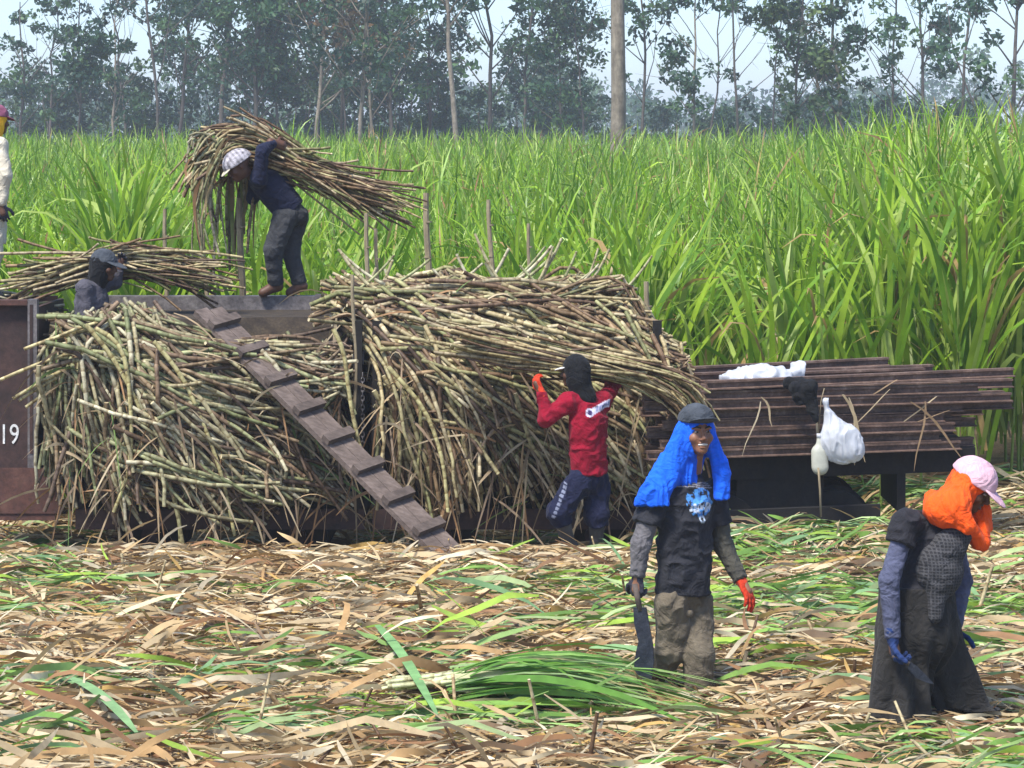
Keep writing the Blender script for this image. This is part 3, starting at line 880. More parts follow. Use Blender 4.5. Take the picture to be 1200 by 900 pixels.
# the front plants one by one
PROTO = []
for k in range(14):
    n = 1; L_ = 1.0
    (V, F), P = leaf_geom(np.zeros(1), np.zeros(1), np.zeros(1), np.zeros(1), np.ones(1), np.radians(r.normal(75, 7, 1)), np.array([[.08, .2, .35, .55, .8, 1.05, 1.3][k % 7]]), np.array([.019]), r, 8)
    PROTO.append(new_mesh('leaf_blade', V, F, MAT['leaf'], True, leaf_cols(1, 8, r, .6 if k == 13 else 0)))
lab_done = 0
plant_labels = {}
for q, i in enumerate(front):
    gz = float(ground_z(x[i], y[i])); hh = h[i]
    root_loc = Vector((x[i], y[i], gz))
    t = np.linspace(0, 1, 5)
    sp = np.stack([x[i] + .05 * t * r.normal(), y[i] + 0 * t, gz - .03 + t * hh * .62], -1)
    zone = 'left' if px[i] < 230 else ('mid' if px[i] < 780 else 'right')
    row = 'front row' if y[i] < 25.6 else ('second row' if y[i] < 26.6 else 'third row')
    tall = 'tall' if hh > 2.65 else ('short' if hh < 2.2 else 'medium high')
    lm = 'the person in white' if px[i] < 60 else 'the half hidden porter' if px[i] < 190 else 'the bent porter' if px[i] < 400 else 'the stakes on the heap' if px[i] < 600 else 'the sloping end of the heap' if px[i] < 800 else 'the white plastic sheet' if px[i] < 950 else 'the middle of the rail stack' if px[i] < 1080 else 'the far end of the rail stack'
    labm = '%s green sugarcane plant behind %s, %s' % (tall, lm, row)
    if q < 95:
        V, Fq = tube(sp, np.interp(t, [0, 1], [.016, .009]), 5, False)
        st = obj('sugarcane_plant', V, np.array(Fq), MAT['stem'], None, True, np.tile([(.2, .27, .06)], (len(V), 1)), loc=tuple(root_loc))
        tag(st, labm, 'cane plant', 'sugarcane plants at the field edge')
        for j in range(27):
            hb, az, Lg, el, dr, wd = [float(v[0]) for v in leaf_params(1, None, None, np.array([hh]), r)]
            o = bpy.data.objects.new('leaf', PROTO[r.integers(0, 13) if r.random() < .96 else 13]); link(o); o.parent = st
            o.location = (r.normal(0, .07), r.normal(0, .07), hb); o.rotation_euler = (r.normal(0, .08), r.normal(0, .08), az); o.scale = (Lg, Lg * r.uniform(.65, 1.0), Lg)
    else:
        n = 30
        hb, az, Lg, el, dr, wd = leaf_params(n, None, None, np.full(n, hh), r)
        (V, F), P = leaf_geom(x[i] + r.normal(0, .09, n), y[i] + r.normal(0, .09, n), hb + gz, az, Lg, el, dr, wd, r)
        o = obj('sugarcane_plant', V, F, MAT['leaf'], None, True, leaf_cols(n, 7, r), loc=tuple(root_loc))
        tag(o, labm, 'cane plant', 'sugarcane plants at the field edge')

# ================================================================== TREES
TREEC = np.array([(.042, .105, .050), (.058, .130, .055), (.085, .165, .062), (.028, .072, .042), (.060, .120, .078)])
def leaf_cloud(C, n_each, rad, size, r, flat=.75):
    """leaf quads in clumps around centres C (k,3)"""
    k = len(C); n = k * n_each
    c = np.repeat(C, n_each, 0)
    d = r.normal(0, 1, (n, 3)); d /= np.linalg.norm(d, axis=1, keepdims=True)
    p = c + d * (np.repeat(rad, n_each) * r.uniform(.25, 1, n) ** .6)[:, None] * np.array([1, 1, flat])
    u = r.normal(0, 1, (n, 3)); u /= np.linalg.norm(u, axis=1, keepdims=True)
    v = np.cross(u, r.normal(0, 1, (n, 3))); v /= np.linalg.norm(v, axis=1, keepdims=True)
    s = size * r.uniform(.6, 1.4, n)[:, None]
    V = np.stack([p - u * s, p + v * s * .5, p + u * s, p - v * s * .5], 1).reshape(-1, 3)
    F = np.arange(n * 4).reshape(-1, 4)
    cc = TREEC[r.choice(len(TREEC), k)][np.repeat(np.arange(k), n_each)] * r.uniform(.7, 1.3, (n, 1))
    return V, F, np.repeat(cc, 4, 0)

def make_tree(label, px, Y, height, wpx, seed, lean=0, fork=.45, nclump=22, crown=(.45, 1.0), spread=.16, pale=False, group=None, leafsize=.2, density=26, bare=False, crad=(.45, .95), tint=None, name='tree'):
    r = np.random.default_rng(seed)
    s = FPX / Y; x = (px - 600) / s; r0 = wpx / s / 2
    root = empty(name, (x, Y, -.05)); tag(root, label, 'tree', group)
    lines = []
    m_ = 10; t = np.linspace(0, 1, m_)
    wob = np.cumsum(r.normal(0, .014, (m_, 2)), 0) * height
    main = np.stack([x + lean * height * t + wob[:, 0] * t, Y + wob[:, 1] * t, -.05 + t * height], -1)
    mb = MB(); mb.tube(main, np.interp(t, [0, 1], [r0, r0 * .25]), 8)
    tips = []
    nb = int(6 + nclump * .35)
    for k in range(nb):
        f = r.uniform(fork, .97); i = f * (m_ - 1); p = np.array([np.interp(f, t, main[:, q]) for q in range(3)])
        az = r.uniform(0, 2 * math.pi); ln = height * r.uniform(.1, spread * 2.2) * (1.25 - f * .6); up = r.uniform(.6, 1.6)
        d = np.array([math.cos(az), math.sin(az) * .8, up]); d /= np.linalg.norm(d)
        tt = np.linspace(0, 1, 5)[:, None]
        b_ = p + d * ln * tt + np.array([0, 0, .12 * ln]) * tt ** 2 + np.cumsum(r.normal(0, .04, (5, 3)), 0) * ln * tt
        mb.tube(b_, np.linspace(r0 * .38 * (1.1 - f * .5), r0 * .08, 5), 5)
        tips += [b_[-1], b_[-2], b_[2]]
        for g in range(2):
            q = b_[r.integers(2, 4)]; d2 = d + r.normal(0, .6, 3); d2 /= np.linalg.norm(d2)
            e_ = q + d2 * ln * .5 * np.linspace(0, 1, 4)[:, None]
            mb.tube(e_, np.linspace(r0 * .13, r0 * .04, 4), 4)
            tips.append(e_[-1])
    mb.build('trunk', MAT['bark_pale' if pale else 'bark'], root, True)
    tips = np.array(tips)
    if not bare:
        C = tips[r.choice(len(tips), nclump)] + r.normal(0, .25, (nclump, 3))
        lo = crown[0] * height
        C = C[(C[:, 2] > lo)]
        if len(C):
            V, F, col = leaf_cloud(C, density, r.uniform(*crad, len(C)), leafsize, r)
            if tint is not None: col = col * np.array(tint)
            obj('crown', V, F, MAT['tree_leaf'], root, False, col)
    return root

G1 = 'trees beyond the cane field'
TREES = [
 # px, Y, height, trunk px, lean, clumps, crown base, pale, words
 (26, 118, 13, 6, -.03, 10, .55, False, 'slim nearly bare tree with wispy twigs behind the man in white'),
 (84, 112, 12.5, 5, .05, 30, .45, False, 'leaning tree with bunched foliage to the left of the straight dark trunk'),
 (131, 122, 11, 6, .01, 10, .5, True, 'pale thin trunk with few leaves beside the straight dark trunk'),
 (183, 105, 15, 6, -.01, 16, .6, False, 'straight dark slender trunk standing clear above the cane'),
 (208, 125, 14, 7, .02, 60, .28, False, 'full leafy tree just right of the straight dark trunk'),
 (256, 120, 15, 9, 0, 75, .25, False, 'dense dark tree rising above the carried cane bundle'),
 (292, 116, 15, 10, .02, 80, .22, False, 'broad dark tree directly above the porter on the wagon'),
 (330, 124, 14, 6, -.02, 70, .25, False, 'dense blue green tree to the right of the porter bundle'),
 (364, 112, 13, 8, .01, 40, .5, True, 'tree with a pale trunk between two dense dark trees'),
 (395, 128, 14, 6, .03, 75, .22, False, 'dark leafy tree behind the reddish bare bush'),
 (421, 106, 12, 8, 0, 30, .55, True, 'tree with a stout pale trunk and dark leaves above'),
 (437, 108, 10, 6, -.02, 20, .5, True, 'short pale trunk beside the stout pale one'),
 (462, 122, 14, 8, .02, 80, .2, False, 'large dense tree left of the forked pale tree'),
 (500, 126, 13, 6, -.03, 60, .25, False, 'leafy dark tree close behind the forked pale tree'),
 (541, 100, 13, 11, -.05, 24, .5, True, 'forked pale tree leaning with open branches'),
 (570, 104, 13, 8, .03, 44, .35, False, 'tree with a curved trunk and layered leaf clumps'),
 (612, 120, 13, 6, .02, 55, .3, False, 'round leafy tree between the curved trunk and the big bare trunk'),
 (655, 118, 12.5, 5, .05, 55, .28, False, 'spreading tree left of the big bare trunk'),
 (688, 116, 12, 5, -.04, 26, .4, False, 'thin branching tree just left of the big bare trunk'),
 (752, 110, 14, 6, .02, 46, .55, False, 'tree with high foliage just right of the big bare trunk'),
 (808, 108, 11, 6, .04, 26, .45, True, 'slanted pale slender tree right of the big bare trunk'),
 (828, 124, 12, 4, .02, 30, .4, False, 'thin sparse tree with speckled leaves'),
 (868, 114, 12.5, 5, .01, 18, .5, False, 'upright thin tree with bare top'),
 (941, 104, 12.5, 7, -.06, 40, .55, False, 'tree with rust tinged leafy top leaning over the field'),
 (985, 106, 13, 8, .03, 40, .5, True, 'twin stemmed pale tree with fanned branches'),
 (979, 108, 12, 6, -.05, 22, .5, True, 'pale companion stem beside the fanned pale tree'),
 (1038, 112, 12.5, 5, .03, 34, .5, False, 'tree with airy foliage to the right of the fanned pale tree'),
 (1088, 106, 11, 7, -.02, 44, .4, False, 'short dark tree with dense leaf bunches'),
 (1122, 110, 13, 6, .02, 16, .5, False, 'slender double curved tree with few leaves'),
 (1188, 96, 13, 10, 0, 26, .5, False, 'dark straight trunk at the end of the tree row'),
 (1178, 102, 10, 5, -.22, 0, .5, False, 'thin leaning leafless tree bending towards the row'),
 (55, 130, 12, 5, .02, 26, .4, False, 'hazy small leafed tree behind the leaning tree'),
 (150, 128, 12, 5, -.03, 26, .35, False, 'thin crowned tree between the pale thin trunk and the dark trunk'),
 (905, 126, 11, 4, .03, 14, .5, False, 'faint wispy tree left of the rust tinged tree'),
]
for k, (px_, Y_, H_, w_, ln_, nc_, cb_, pl_, lb_) in enumerate(TREES):
    make_tree(lb_, px_, Y_, H_ * (.72 + .42 * ((k * 37) % 17) / 16), w_ * .8, 100 + k, ln_, .35, int(nc_ * (1.15 if px_ < 520 else .95)), (cb_ * .7, 1), .15, pl_, G1, .13, 50, nc_ == 0, (.4, 1.0) if nc_ > 50 else (.3, .75), tint=(1.25, 1.0, .7) if 'rust' in lb_ else None)
make_tree('big bare grey trunk rising from the cane field, thicker than all others', 722, 62, 19, 21, 900, .004, .78, 40, (.75, 1), .12, True, None, .16, 24)
# bushes below the trees
BU = [(30, 6.2), (75, 7.2), (118, 7.6), (165, 6.5), (215, 8.4), (262, 8.2), (305, 8.8), (350, 7.8), (388, 7.4), (425, 7.4), (470, 8.3), (512, 7.2), (560, 6.4), (612, 8.0), (640, 7.6), (676, 6.8), (765, 5.9), (800, 6.0), (840, 5.6), (880, 5.7), (925, 5.9), (970, 6.1), (1015, 6.1), (1060, 5.8), (1105, 5.9), (1150, 5.0)]
BUL = ['dark bush behind the hat of the person in white', 'dark bush below the leaning tree', 'dark bush below the pale thin trunk', 'dark bush left of the straight dark trunk', 'dark bush right of the straight dark trunk', 'tall dark bush behind the carried bundle tip', 'tallest dark bush above the bent porter', 'dark bush right of the bent porter bundle', 'dark bush below the reddish bush', 'dark bush behind the stout pale trunk', 'tall dark bush left of the forked pale tree', 'dark bush directly behind the forked pale tree', 'low dark bush behind the curved trunk', 'big round bush right of the curved trunk', 'round bush left of the thin branching tree', 'dark bush left of the big bare trunk', 'low bush just right of the big bare trunk', 'low bush below the slanted pale tree', 'low bush below the thin speckled tree', 'low bush below the bare topped thin tree', 'low bush left of the rust tinged tree', 'low bush behind the fanned pale tree', 'low bush below the airy tree', 'low bush left of the short dark tree', 'low bush right of the short dark tree', 'lowest bush by the leaning leafless tree']
for k, (px_, H_) in enumerate(BU):
    r = np.random.default_rng(300 + k)
    Y_ = 132 + r.uniform(-6, 14); s = FPX / Y_; xx = (px_ - 600) / s
    root = empty('bush', (xx, Y_, -.05)); tag(root, BUL[k], 'bush', 'bushes below the tree row')
    H_ = H_ * (1.0 if px_ < 720 else .9)
    mb = MB()
    for g in range(4):
        d = np.array([r.normal(0, .6), r.normal(0, .4), H_ * .75]); mb.tube(np.array([xx, Y_, -.05]) + d * np.linspace(0, 1, 4)[:, None], np.linspace(.08, .02, 4), 5)
    mb.build('trunk', MAT['bark'], root, True)
    nb_ = 42 if px_ < 720 else 26
    C = np.stack([xx + r.normal(0, 1.15, 42), Y_ + r.normal(0, .8, 42), r.uniform(.35, .98, 42) * H_], -1)
    C[:, 0] = xx + (C[:, 0] - xx) * (1.25 - .6 * C[:, 2] / H_)
    V, F, col = leaf_cloud(C[:nb_], 56, r.uniform(.4, .9, nb_), .14, r)
    obj('crown', V, F, MAT['tree_leaf'], root, False, col * .7)
# reddish leafless bush
rb = make_tree('reddish brown leafless bush among the dense trees', 405, 110, 9.5, 3, 950, 0, .4, 26, (.5, 1), .16, False, None, .14, 26, tint=(2.6, .8, .8), name='bush'); rb['category'] = 'bush'
# far wood fading into the air
r = np.random.default_rng(77)
k = 620
Yf = r.uniform(260, 520, k); pxf = r.uniform(-80, 1280, k)
Hf = 9.5 + 3 * vnoise(np.stack([pxf * .012, Yf * .01, 0 * Yf], -1), 4) + r.normal(0, .8, k) + 3.0 * np.exp(-((pxf - 1160) / 35) ** 2)
C = np.stack([(pxf - 600) / (FPX / Yf), Yf, r.uniform(.25, 1, k) * Hf], -1)
V, F, col = leaf_cloud(C, 100, r.uniform(1.5, 3.0, k), .36, r)
tag(obj('distant_wood', V, F, MAT['tree_leaf'], None, False, col * 1.1), 'distant wood fading blue in the haze behind the tree row', 'wood', kind='stuff')
# ================================================================== PEOPLE
# bodies and clothes: signed distance shapes meshed as one continuous surface
class Fld:
    def __init__(s, lo, hi, h):
        s.lo = np.array(lo, float); s.h = h
        s.n = np.maximum(((np.array(hi, float) - s.lo) / h).astype(int) + 2, 4)
        s.V = np.full(s.n, .25, np.float32)
    def sl(s, lo, hi):
        a_ = np.clip(np.floor((lo - s.lo) / s.h).astype(int), 0, s.n - 1); b_ = np.clip(np.ceil((hi - s.lo) / s.h).astype(int) + 1, 1, s.n)
        if (b_ <= a_).any(): return None
        g = np.meshgrid(*[(s.lo[k] + s.h * np.arange(a_[k], b_[k])).astype(np.float32) for k in range(3)], indexing='ij')
        return (slice(a_[0], b_[0]), slice(a_[1], b_[1]), slice(a_[2], b_[2])), np.stack(g, -1)
    def comb(s, q, d, k, op):
        v = s.V[q]
        if op == 'u':
            hh = np.clip(.5 + .5 * (v - d) / k, 0, 1); s.V[q] = v * (1 - hh) + d * hh - k * hh * (1 - hh)
        else:
            d = -d; hh = np.clip(.5 - .5 * (v - d) / k, 0, 1); s.V[q] = v * (1 - hh) + d * hh + k * hh * (1 - hh)
    def rc(s, a_, b_, r1, r2, k=.02, op='u', sq=None):
        """tapered limb; sq=(axis, factor) flattens it along axis"""
        a_, b_ = np.array(a_, float), np.array(b_, float); mr = max(r1, r2) + k + 2 * s.h
        z = s.sl(np.minimum(a_, b_) - mr, np.maximum(a_, b_) + mr)
        if z is None: return s
        q, P = z
        pa = P - a_.astype(np.float32); ba = (b_ - a_).astype(np.float32)
        if sq is not None:
            ax = np.array(sq[0], np.float32); ax /= np.linalg.norm(ax); f = 1 / sq[1] - 1
            pa = pa + (pa @ ax)[..., None] * ax * f; ba = ba + (ba @ ax) * ax * f
        t = np.clip((pa @ ba) / max(float(ba @ ba), 1e-9), 0, 1)
        d = np.linalg.norm(pa - t[..., None] * ba, axis=-1) - (r1 + (r2 - r1) * t)
        s.comb(q, d.astype(np.float32), k, op); return s
    def ell(s, c, rad, M=None, k=.02, op='u'):
        c = np.array(c, float); rad = np.array(rad, float); mr = rad.max() + k + 2 * s.h
        z = s.sl(c - mr, c + mr)
        if z is None: return s
        q, P = z; p = P - c.astype(np.float32)
        if M is not None: p = p @ np.array(M, np.float32).T        # rows of M: local axes
        k0 = np.linalg.norm(p / rad, axis=-1); k1 = np.linalg.norm(p / (rad * rad), axis=-1) + 1e-6
        s.comb(q, (k0 * (k0 - 1) / k1).astype(np.float32), k, op); return s
    def cut(s, p, n, k=.006):
        """take away what lies on the side the normal points to"""
        n = np.array(n, float); n /= np.linalg.norm(n)
        ax = [(s.lo[i] + s.h * np.arange(s.n[i]) - p[i]) * n[i] for i in range(3)]
        d = (ax[0][:, None, None] + ax[1][None, :, None] + ax[2][None, None, :]).astype(np.float32)
        s.comb((slice(None),) * 3, -d, k, 's'); return s
    def mesh(s):
        V = s.V
        V[0] = V[-1] = .25; V[:, 0] = V[:, -1] = .25; V[:, :, 0] = V[:, :, -1] = .25
        ins = V < 0
        nx, ny, nz = V.shape
        cnt = np.zeros((nx - 1, ny - 1, nz - 1), np.int8)
        for dx in (0, 1):
            for dy in (0, 1):
                for dz in (0, 1): cnt += ins[dx:nx - 1 + dx, dy:ny - 1 + dy, dz:nz - 1 + dz]
        act = (cnt > 0) & (cnt < 8)
        idx = np.full(act.shape, -1, np.int32); C = np.argwhere(act); idx[act] = np.arange(len(C))
        acc = np.zeros((len(C), 3)); num = np.zeros(len(C))
        cor = [(a, b, c) for a in (0, 1) for b in (0, 1) for c in (0, 1)]
        vals = {o: V[C[:, 0] + o[0], C[:, 1] + o[1], C[:, 2] + o[2]] for o in cor}
        for o in cor:
            for ax in range(3):
                if o[ax]: continue
                p = list(o); p[ax] = 1; p = tuple(p)
                va, vb = vals[o], vals[p]; m = (va < 0) != (vb < 0)
                t = np.where(m, va / np.where(m, va - vb, 1), 0)
                pt = np.tile(np.array(o, float), (len(C), 1)); pt[:, ax] += t
                acc[m] += pt[m]; num[m] += 1
        Vt = s.lo + s.h * (C + acc / num[:, None])
        Fs = []
        for ax in range(3):
            o1, o2 = [(1, 2), (2, 0), (0, 1)][ax]
            a_ = [slice(1, -1)] * 3; a_[ax] = slice(0, -1); b_ = [slice(1, -1)] * 3; b_[ax] = slice(1, None)
            va, vb = ins[tuple(a_)], ins[tuple(b_)]
            E = np.argwhere(va != vb); inside = va[va != vb]
            E = E + 1; E[:, ax] -= 1
            def cell(d1, d2):
                q = E.copy(); q[:, o1] += d1; q[:, o2] += d2; return idx[q[:, 0], q[:, 1], q[:, 2]]
            quad = np.stack([cell(-1, -1), cell(0, -1), cell(0, 0), cell(-1, 0)], -1)
            quad[~inside] = quad[~inside][:, ::-1]
            Fs.append(quad)
        F = np.concatenate(Fs); F = F[(F >= 0).all(1)]
        return Vt, F

def relax(V, F, it=1):
    for _ in range(it):
        acc = np.zeros_like(V); n = np.zeros(len(V))
        for k in range(4):
            np.add.at(acc, F[:, k], V[F[:, (k + 1) % 4]] + V[F[:, k - 1]]); np.add.at(n, F[:, k], 2)
        V = V * .45 + .55 * acc / np.maximum(n, 1)[:, None]
    return V
def normals(V, F):
    nr = np.cross(V[F[:, 2]] - V[F[:, 0]], V[F[:, 3]] - V[F[:, 1]])
    out = np.zeros_like(V)
    for k in range(4): np.add.at(out, F[:, k], nr)
    return out / (np.linalg.norm(out, axis=1, keepdims=True) + 1e-12)
def folds(V, F, amp, freq=(14, 14, 9), seed=0):
    n = normals(V, F)
    w = V + .03 * np.stack([vnoise(V * 9, seed + 5 + k) for k in range(3)], -1)
    a_ = vnoise(w * np.array(freq), seed); b_ = vnoise(w * np.array(freq) * 2.3, seed + 1)
    ridge = (1 - np.abs(a_)) ** 2 - .45 + .35 * b_
    return V + n * (amp * ridge)[:, None]

def unit(v): v = np.array(v, float); return v / np.linalg.norm(v)
def frame(f, up=(0, 0, 1)):
    """rows: right, forward, up"""
    f = unit(f); rt = unit(np.cross(f, up)); return np.array([rt, f, np.cross(rt, f)])

class Person:
    def __init__(s, Y0, base_px, label, torso_f, head_f, joints, hs=1.0, h=.008, skin=None, roll=(0, 0, 1)):
        s.Y0 = Y0; s.h = h; s.hs = hs
        s.J = {k: at(v[0], v[1], Y0 + (v[2] if len(v) > 2 else 0)) for k, v in joints.items()}
        s.tf = unit(torso_f); s.H = frame(head_f, roll); s.label = label
        b_ = at(base_px[0], base_px[1], Y0); s.base = b_
        s.skin = skin; s.root = None; s.scale = 1
        P = np.array(list(s.J.values())); s.lo, s.hi = P.min(0) - .3, P.max(0) + .3
    def hp(s, r_, f_, u_): return s.J['head'] + s.hs * (s.H.T @ np.array([r_, f_, u_]))
    def fld(s, pts=None, pad=.2, h=None):
        if pts is None: return Fld(s.lo, s.hi, h or s.h)
        P = np.array(pts); return Fld(P.min(0) - pad, P.max(0) + pad, h or s.h)
    def body(s, slim=1.0, smile=False):
        J = s.J; F = Fld(s.lo, s.hi, s.h); q = slim
        F.rc(J['chest'], J['pelvis'], .125 * q, .115 * q, .05, sq=(s.tf, .68))
        F.rc(J['sh_r'], J['sh_l'], .05 * q, .05 * q, .05)
        F.rc(J['chest'], J['neck'], .07 * q, .05 * q, .04)
        F.rc(J['neck'], s.hp(0, -.01, -.05), .05, .05, .03)
        F.rc(J['hip_r'], J['hip_l'], .065 * q, .065 * q, .05)
        for d in 'rl':
            F.rc(J['sh_' + d], J['el_' + d], .045 * q, .037 * q, .03); F.rc(J['el_' + d], J['wr_' + d], .037 * q, .026 * q, .02)
            F.rc(J['hip_' + d], J['kn_' + d], .066 * q, .046 * q, .03); F.rc(J['kn_' + d], J['an_' + d], .05 * q, .034 * q, .02)
            toe = J['an_' + d] + (J['toe_' + d] - J['an_' + d]) * .9
            F.rc(J['an_' + d], toe, .034, .028, .02)
            hd = unit(J['hand_' + d] - J['wr_' + d])
            F.rc(J['wr_' + d], J['wr_' + d] + hd * .07, .026, .03, .015)
        s.head(F, smile)
        V, Q = F.mesh(); V = relax(V, Q, 1)
        s.root = obj('person', V, Q, s.skin, loc=tuple(s.base)); tag(s.root, s.label, 'person')
        return s.root
    def head(s, F, smile):
        k = s.hs; M = s.H
        def E(c, r_, kk=.012, op='u'): F.ell(s.hp(*c), np.array(r_) * k, M, kk, op)
        E((0, -.012, .03), (.076, .096, .086), .02)
        E((0, .022, -.04), (.058, .066, .072), .03)
        E((0, .066, -.094), (.026, .022, .02), .025)
        for x in (-1, 1):
            E((x * .04, .058, -.028), (.026, .026, .024), .02)
            E((x * .078, -.008, -.012), (.011, .02, .032), .008)
            E((x * .031, .102, .004), (.016, .012, .008), .010, 's')
            E((x * .013, .098, -.036), (.010, .011, .008), .008)
            F.rc(s.hp(x * .012, .086, .024), s.hp(x * .05, .072, .022), .009 * k, .008 * k, .01)
        F.rc(s.hp(0, .088, .008), s.hp(0, .108, -.03), .008 * k, .012 * k, .01)
        E((0, .090, -.055), (.024, .010, .006), .006); E((0, .088, -.074), (.022, .011, .007), .006)
        if smile: E((0, .098, -.064), (.030, .018, .010), .004, 's')
    def face(s, smile=False):
        """eyes, brows and teeth"""
        k = s.hs
        for x in (-1, 1):
            e = Fld(s.hp(x * .031, .08, .004) - .03, s.hp(x * .031, .08, .004) + .03, .0022)
            e.ell(s.hp(x * .031, .078, .004), np.array((.0125, .012, .0062)) * k, s.H, .001)
            V, Q = e.mesh(); c = s.hp(x * .031 , .0905, .003)
            dist = np.linalg.norm(V - c, axis=1)
            col = np.where((dist < .0072 * k)[:, None], (.012, .008, .006), (.34, .29, .26))
            obj('eye', V, Q, MAT['eye'], s.root, True, col)
            b_ = Fld(s.hp(x * .031, .088, .026) - .05, s.hp(x * .031, .088, .026) + .05, .0025)
            b_.rc(s.hp(x * .014, .0945, .024), s.hp(x * .034, .0905, .031), .0045 * k, .0045 * k, .003).rc(s.hp(x * .034, .0905, .031), s.hp(x * .052, .078, .024), .0045 * k, .003 * k, .003)
            V, Q = b_.mesh(); obj('eyebrow', V, Q, MAT['hair'], s.root)
        if smile:
            t = Fld(s.hp(0, .085, -.062) - .05, s.hp(0, .085, -.062) + .05, .0022)
            t.ell(s.hp(0, .079, -.0625), np.array((.027, .016, .008)) * k, s.H, .001)
            V, Q = t.mesh(); obj('teeth', V, Q, MAT['teeth'], s.root)
    def piece(s, name, F, mat, amp=.006, freq=(14, 14, 9), seed=0, colf=None, parent=None, rel=2):
        V, Q = F.mesh()
        if len(V) == 0: return None
        V = relax(V, Q, rel)
        col = colf(V) if colf else None
        if amp: V = folds(V, Q, amp, freq, seed)
        return obj(name, V, Q, mat, parent or s.root, True, col)
    def shirt(s, mat, sleeve=.7, hem=None, w=(.155, .15), flat=.72, colf=None, amp=.006, sl_r=(.062, .066), name='shirt', collar=.01, freq=(10, 10, 15), seed=1):
        J = s.J; F = Fld(s.lo, s.hi, s.h)
        ax = unit(J['pelvis'] - J['chest'])
        hem = J['pelvis'] if hem is None else hem
        F.rc(J['chest'], hem + ax * .1, w[0], w[1], .05, sq=(s.tf, flat))
        F.rc(J['sh_r'], J['sh_l'], .062, .062, .06)
        F.rc(J['chest'], J['neck'] * .75 + J['chest'] * .25, .09, .062, .06)
        F.cut(hem, ax)
        for d in 'rl':
            e = J['sh_' + d] + (J['el_' + d] - J['sh_' + d]) * min(sleeve, 1)
            G = Fld(s.lo, s.hi, s.h); G.rc(J['sh_' + d], e, *sl_r, .02)
            if sleeve > 1: G.rc(e, e + (J['wr_' + d] - e) * (sleeve - 1), sl_r[1] * .92, .042, .03)
            if sleeve <= 1: G.cut(e, J['el_' + d] - J['sh_' + d])
            v = F.V; dd = G.V; k = .045; hh = np.clip(.5 + .5 * (v - dd) / k, 0, 1); F.V = v * (1 - hh) + dd * hh - k * hh * (1 - hh)
        return s.piece(name, F, mat, amp, freq, seed, colf)
    def trousers(s, mat, frac=.95, rad=(.095, .078, .07), amp=.008, colf=None, name='trousers', top=None, seed=3, freq=(13, 13, 10)):
        J = s.J; F = Fld(s.lo, s.hi, s.h); ax = unit(J['pelvis'] - J['chest'])
        F.rc(J['pelvis'] - ax * .06, J['pelvis'] + ax * .04, .13, .135, .04, sq=(s.tf, .75))
        for d in 'rl':
            G = Fld(s.lo, s.hi, s.h)
            G.rc(J['hip_' + d], J['kn_' + d], rad[0], rad[1], .03)
            e = J['kn_' + d] + (J['an_' + d] - J['kn_' + d]) * frac
            G.rc(J['kn_' + d], e, rad[1], rad[2], .03); G.cut(e, J['an_' + d] - J['kn_' + d])
            v = F.V; dd = G.V; k = .025; hh = np.clip(.5 + .5 * (v - dd) / k, 0, 1); F.V = v * (1 - hh) + dd * hh - k * hh * (1 - hh)
        F.cut(J['pelvis'] - ax * .10, -ax)
        return s.piece(name, F, mat, amp, freq, seed, colf)
    def sleeves(s, mat, which='rl', r_=(.05, .037), start=.55, name='arm_sleeve', amp=.004):
        J = s.J
        for d in which:
            a_ = J['sh_' + d] + (J['el_' + d] - J['sh_' + d]) * start
            F = s.fld([a_, J['el_' + d], J['wr_' + d]], .12, .006)
            F.rc(a_, J['el_' + d], r_[0] * 1.02, r_[0], .02).rc(J['el_' + d], J['wr_' + d], r_[0], r_[1], .02)
            F.cut(J['wr_' + d], J['wr_' + d] - J['el_' + d])
            s.piece(name, F, mat[d] if isinstance(mat, dict) else mat, amp, (22, 22, 30), 5)
    def boots(s, mat, up=.3, r_=(.052, .045)):
        J = s.J
        for d in 'rl':
            an, toe = J['an_' + d], J['toe_' + d]
            F = s.fld([an, toe, an + (J['kn_' + d] - an) * up], .14, .007)
            F.rc(an, an + (J['kn_' + d] - an) * up, r_[1], r_[0], .02).rc(an, toe, .046, .04, .03).rc(an, an - unit(toe - an) * .03 - [0, 0, .02], .045, .04, .02)
            s.piece('boot', F, mat, .002, (20, 20, 20), 7)
    def glove(s, d, mat, palm_n, curl=(.35, .4, .3), size=1.0, thumb=1, cuff=.04, name='glove', spread=.1):
        J = s.J; w = J['wr_' + d]; hd = unit(J['hand_' + d] - w); n = unit(np.array(palm_n, float) - hd * np.dot(palm_n, hd)); t = np.cross(hd, n) * thumb; z = size
        F = Fld(w - .26, w + .26, .0036)
        F.rc(w - hd * cuff, w + hd * .015, .036 * z, .031 * z, .01, sq=(n, .85))
        M = np.array([t, hd, n])
        F.ell(w + hd * .055 * z, (.042 * z, .055 * z, .019 * z), M, .012)
        for off, L, st in ((.031, .068, .092), (.0105, .078, .098), (-.0105, .072, .095), (-.030, .056, .086)):
            p = w + hd * st * z + t * off * z - hd * .012; ang = 0; r0 = .0105 * z
            for q, (fr_, c_) in enumerate(zip((.45, .33, .27), curl)):
                ang += c_; dv = unit(hd * math.cos(ang) + n * math.sin(ang) + t * off * spread * 22)
                p2 = p + dv * L * fr_ * z; F.rc(p, p2, r0, r0 * .93, .005); p = p2; r0 *= .93
        p = w + hd * .03 * z + t * .030 * z
        for q, (L, dv) in enumerate(((.042, t * .75 + hd * .6 + n * .35), (.032, t * .35 + hd * .85 + n * .6), (.024, t * .0 + hd * .8 + n * .8))):
            p2 = p + unit(dv) * L * z; F.rc(p, p2, .0125 * z, .0115 * z, .006); p = p2
        return s.piece(name, F, mat, 0, rel=1)
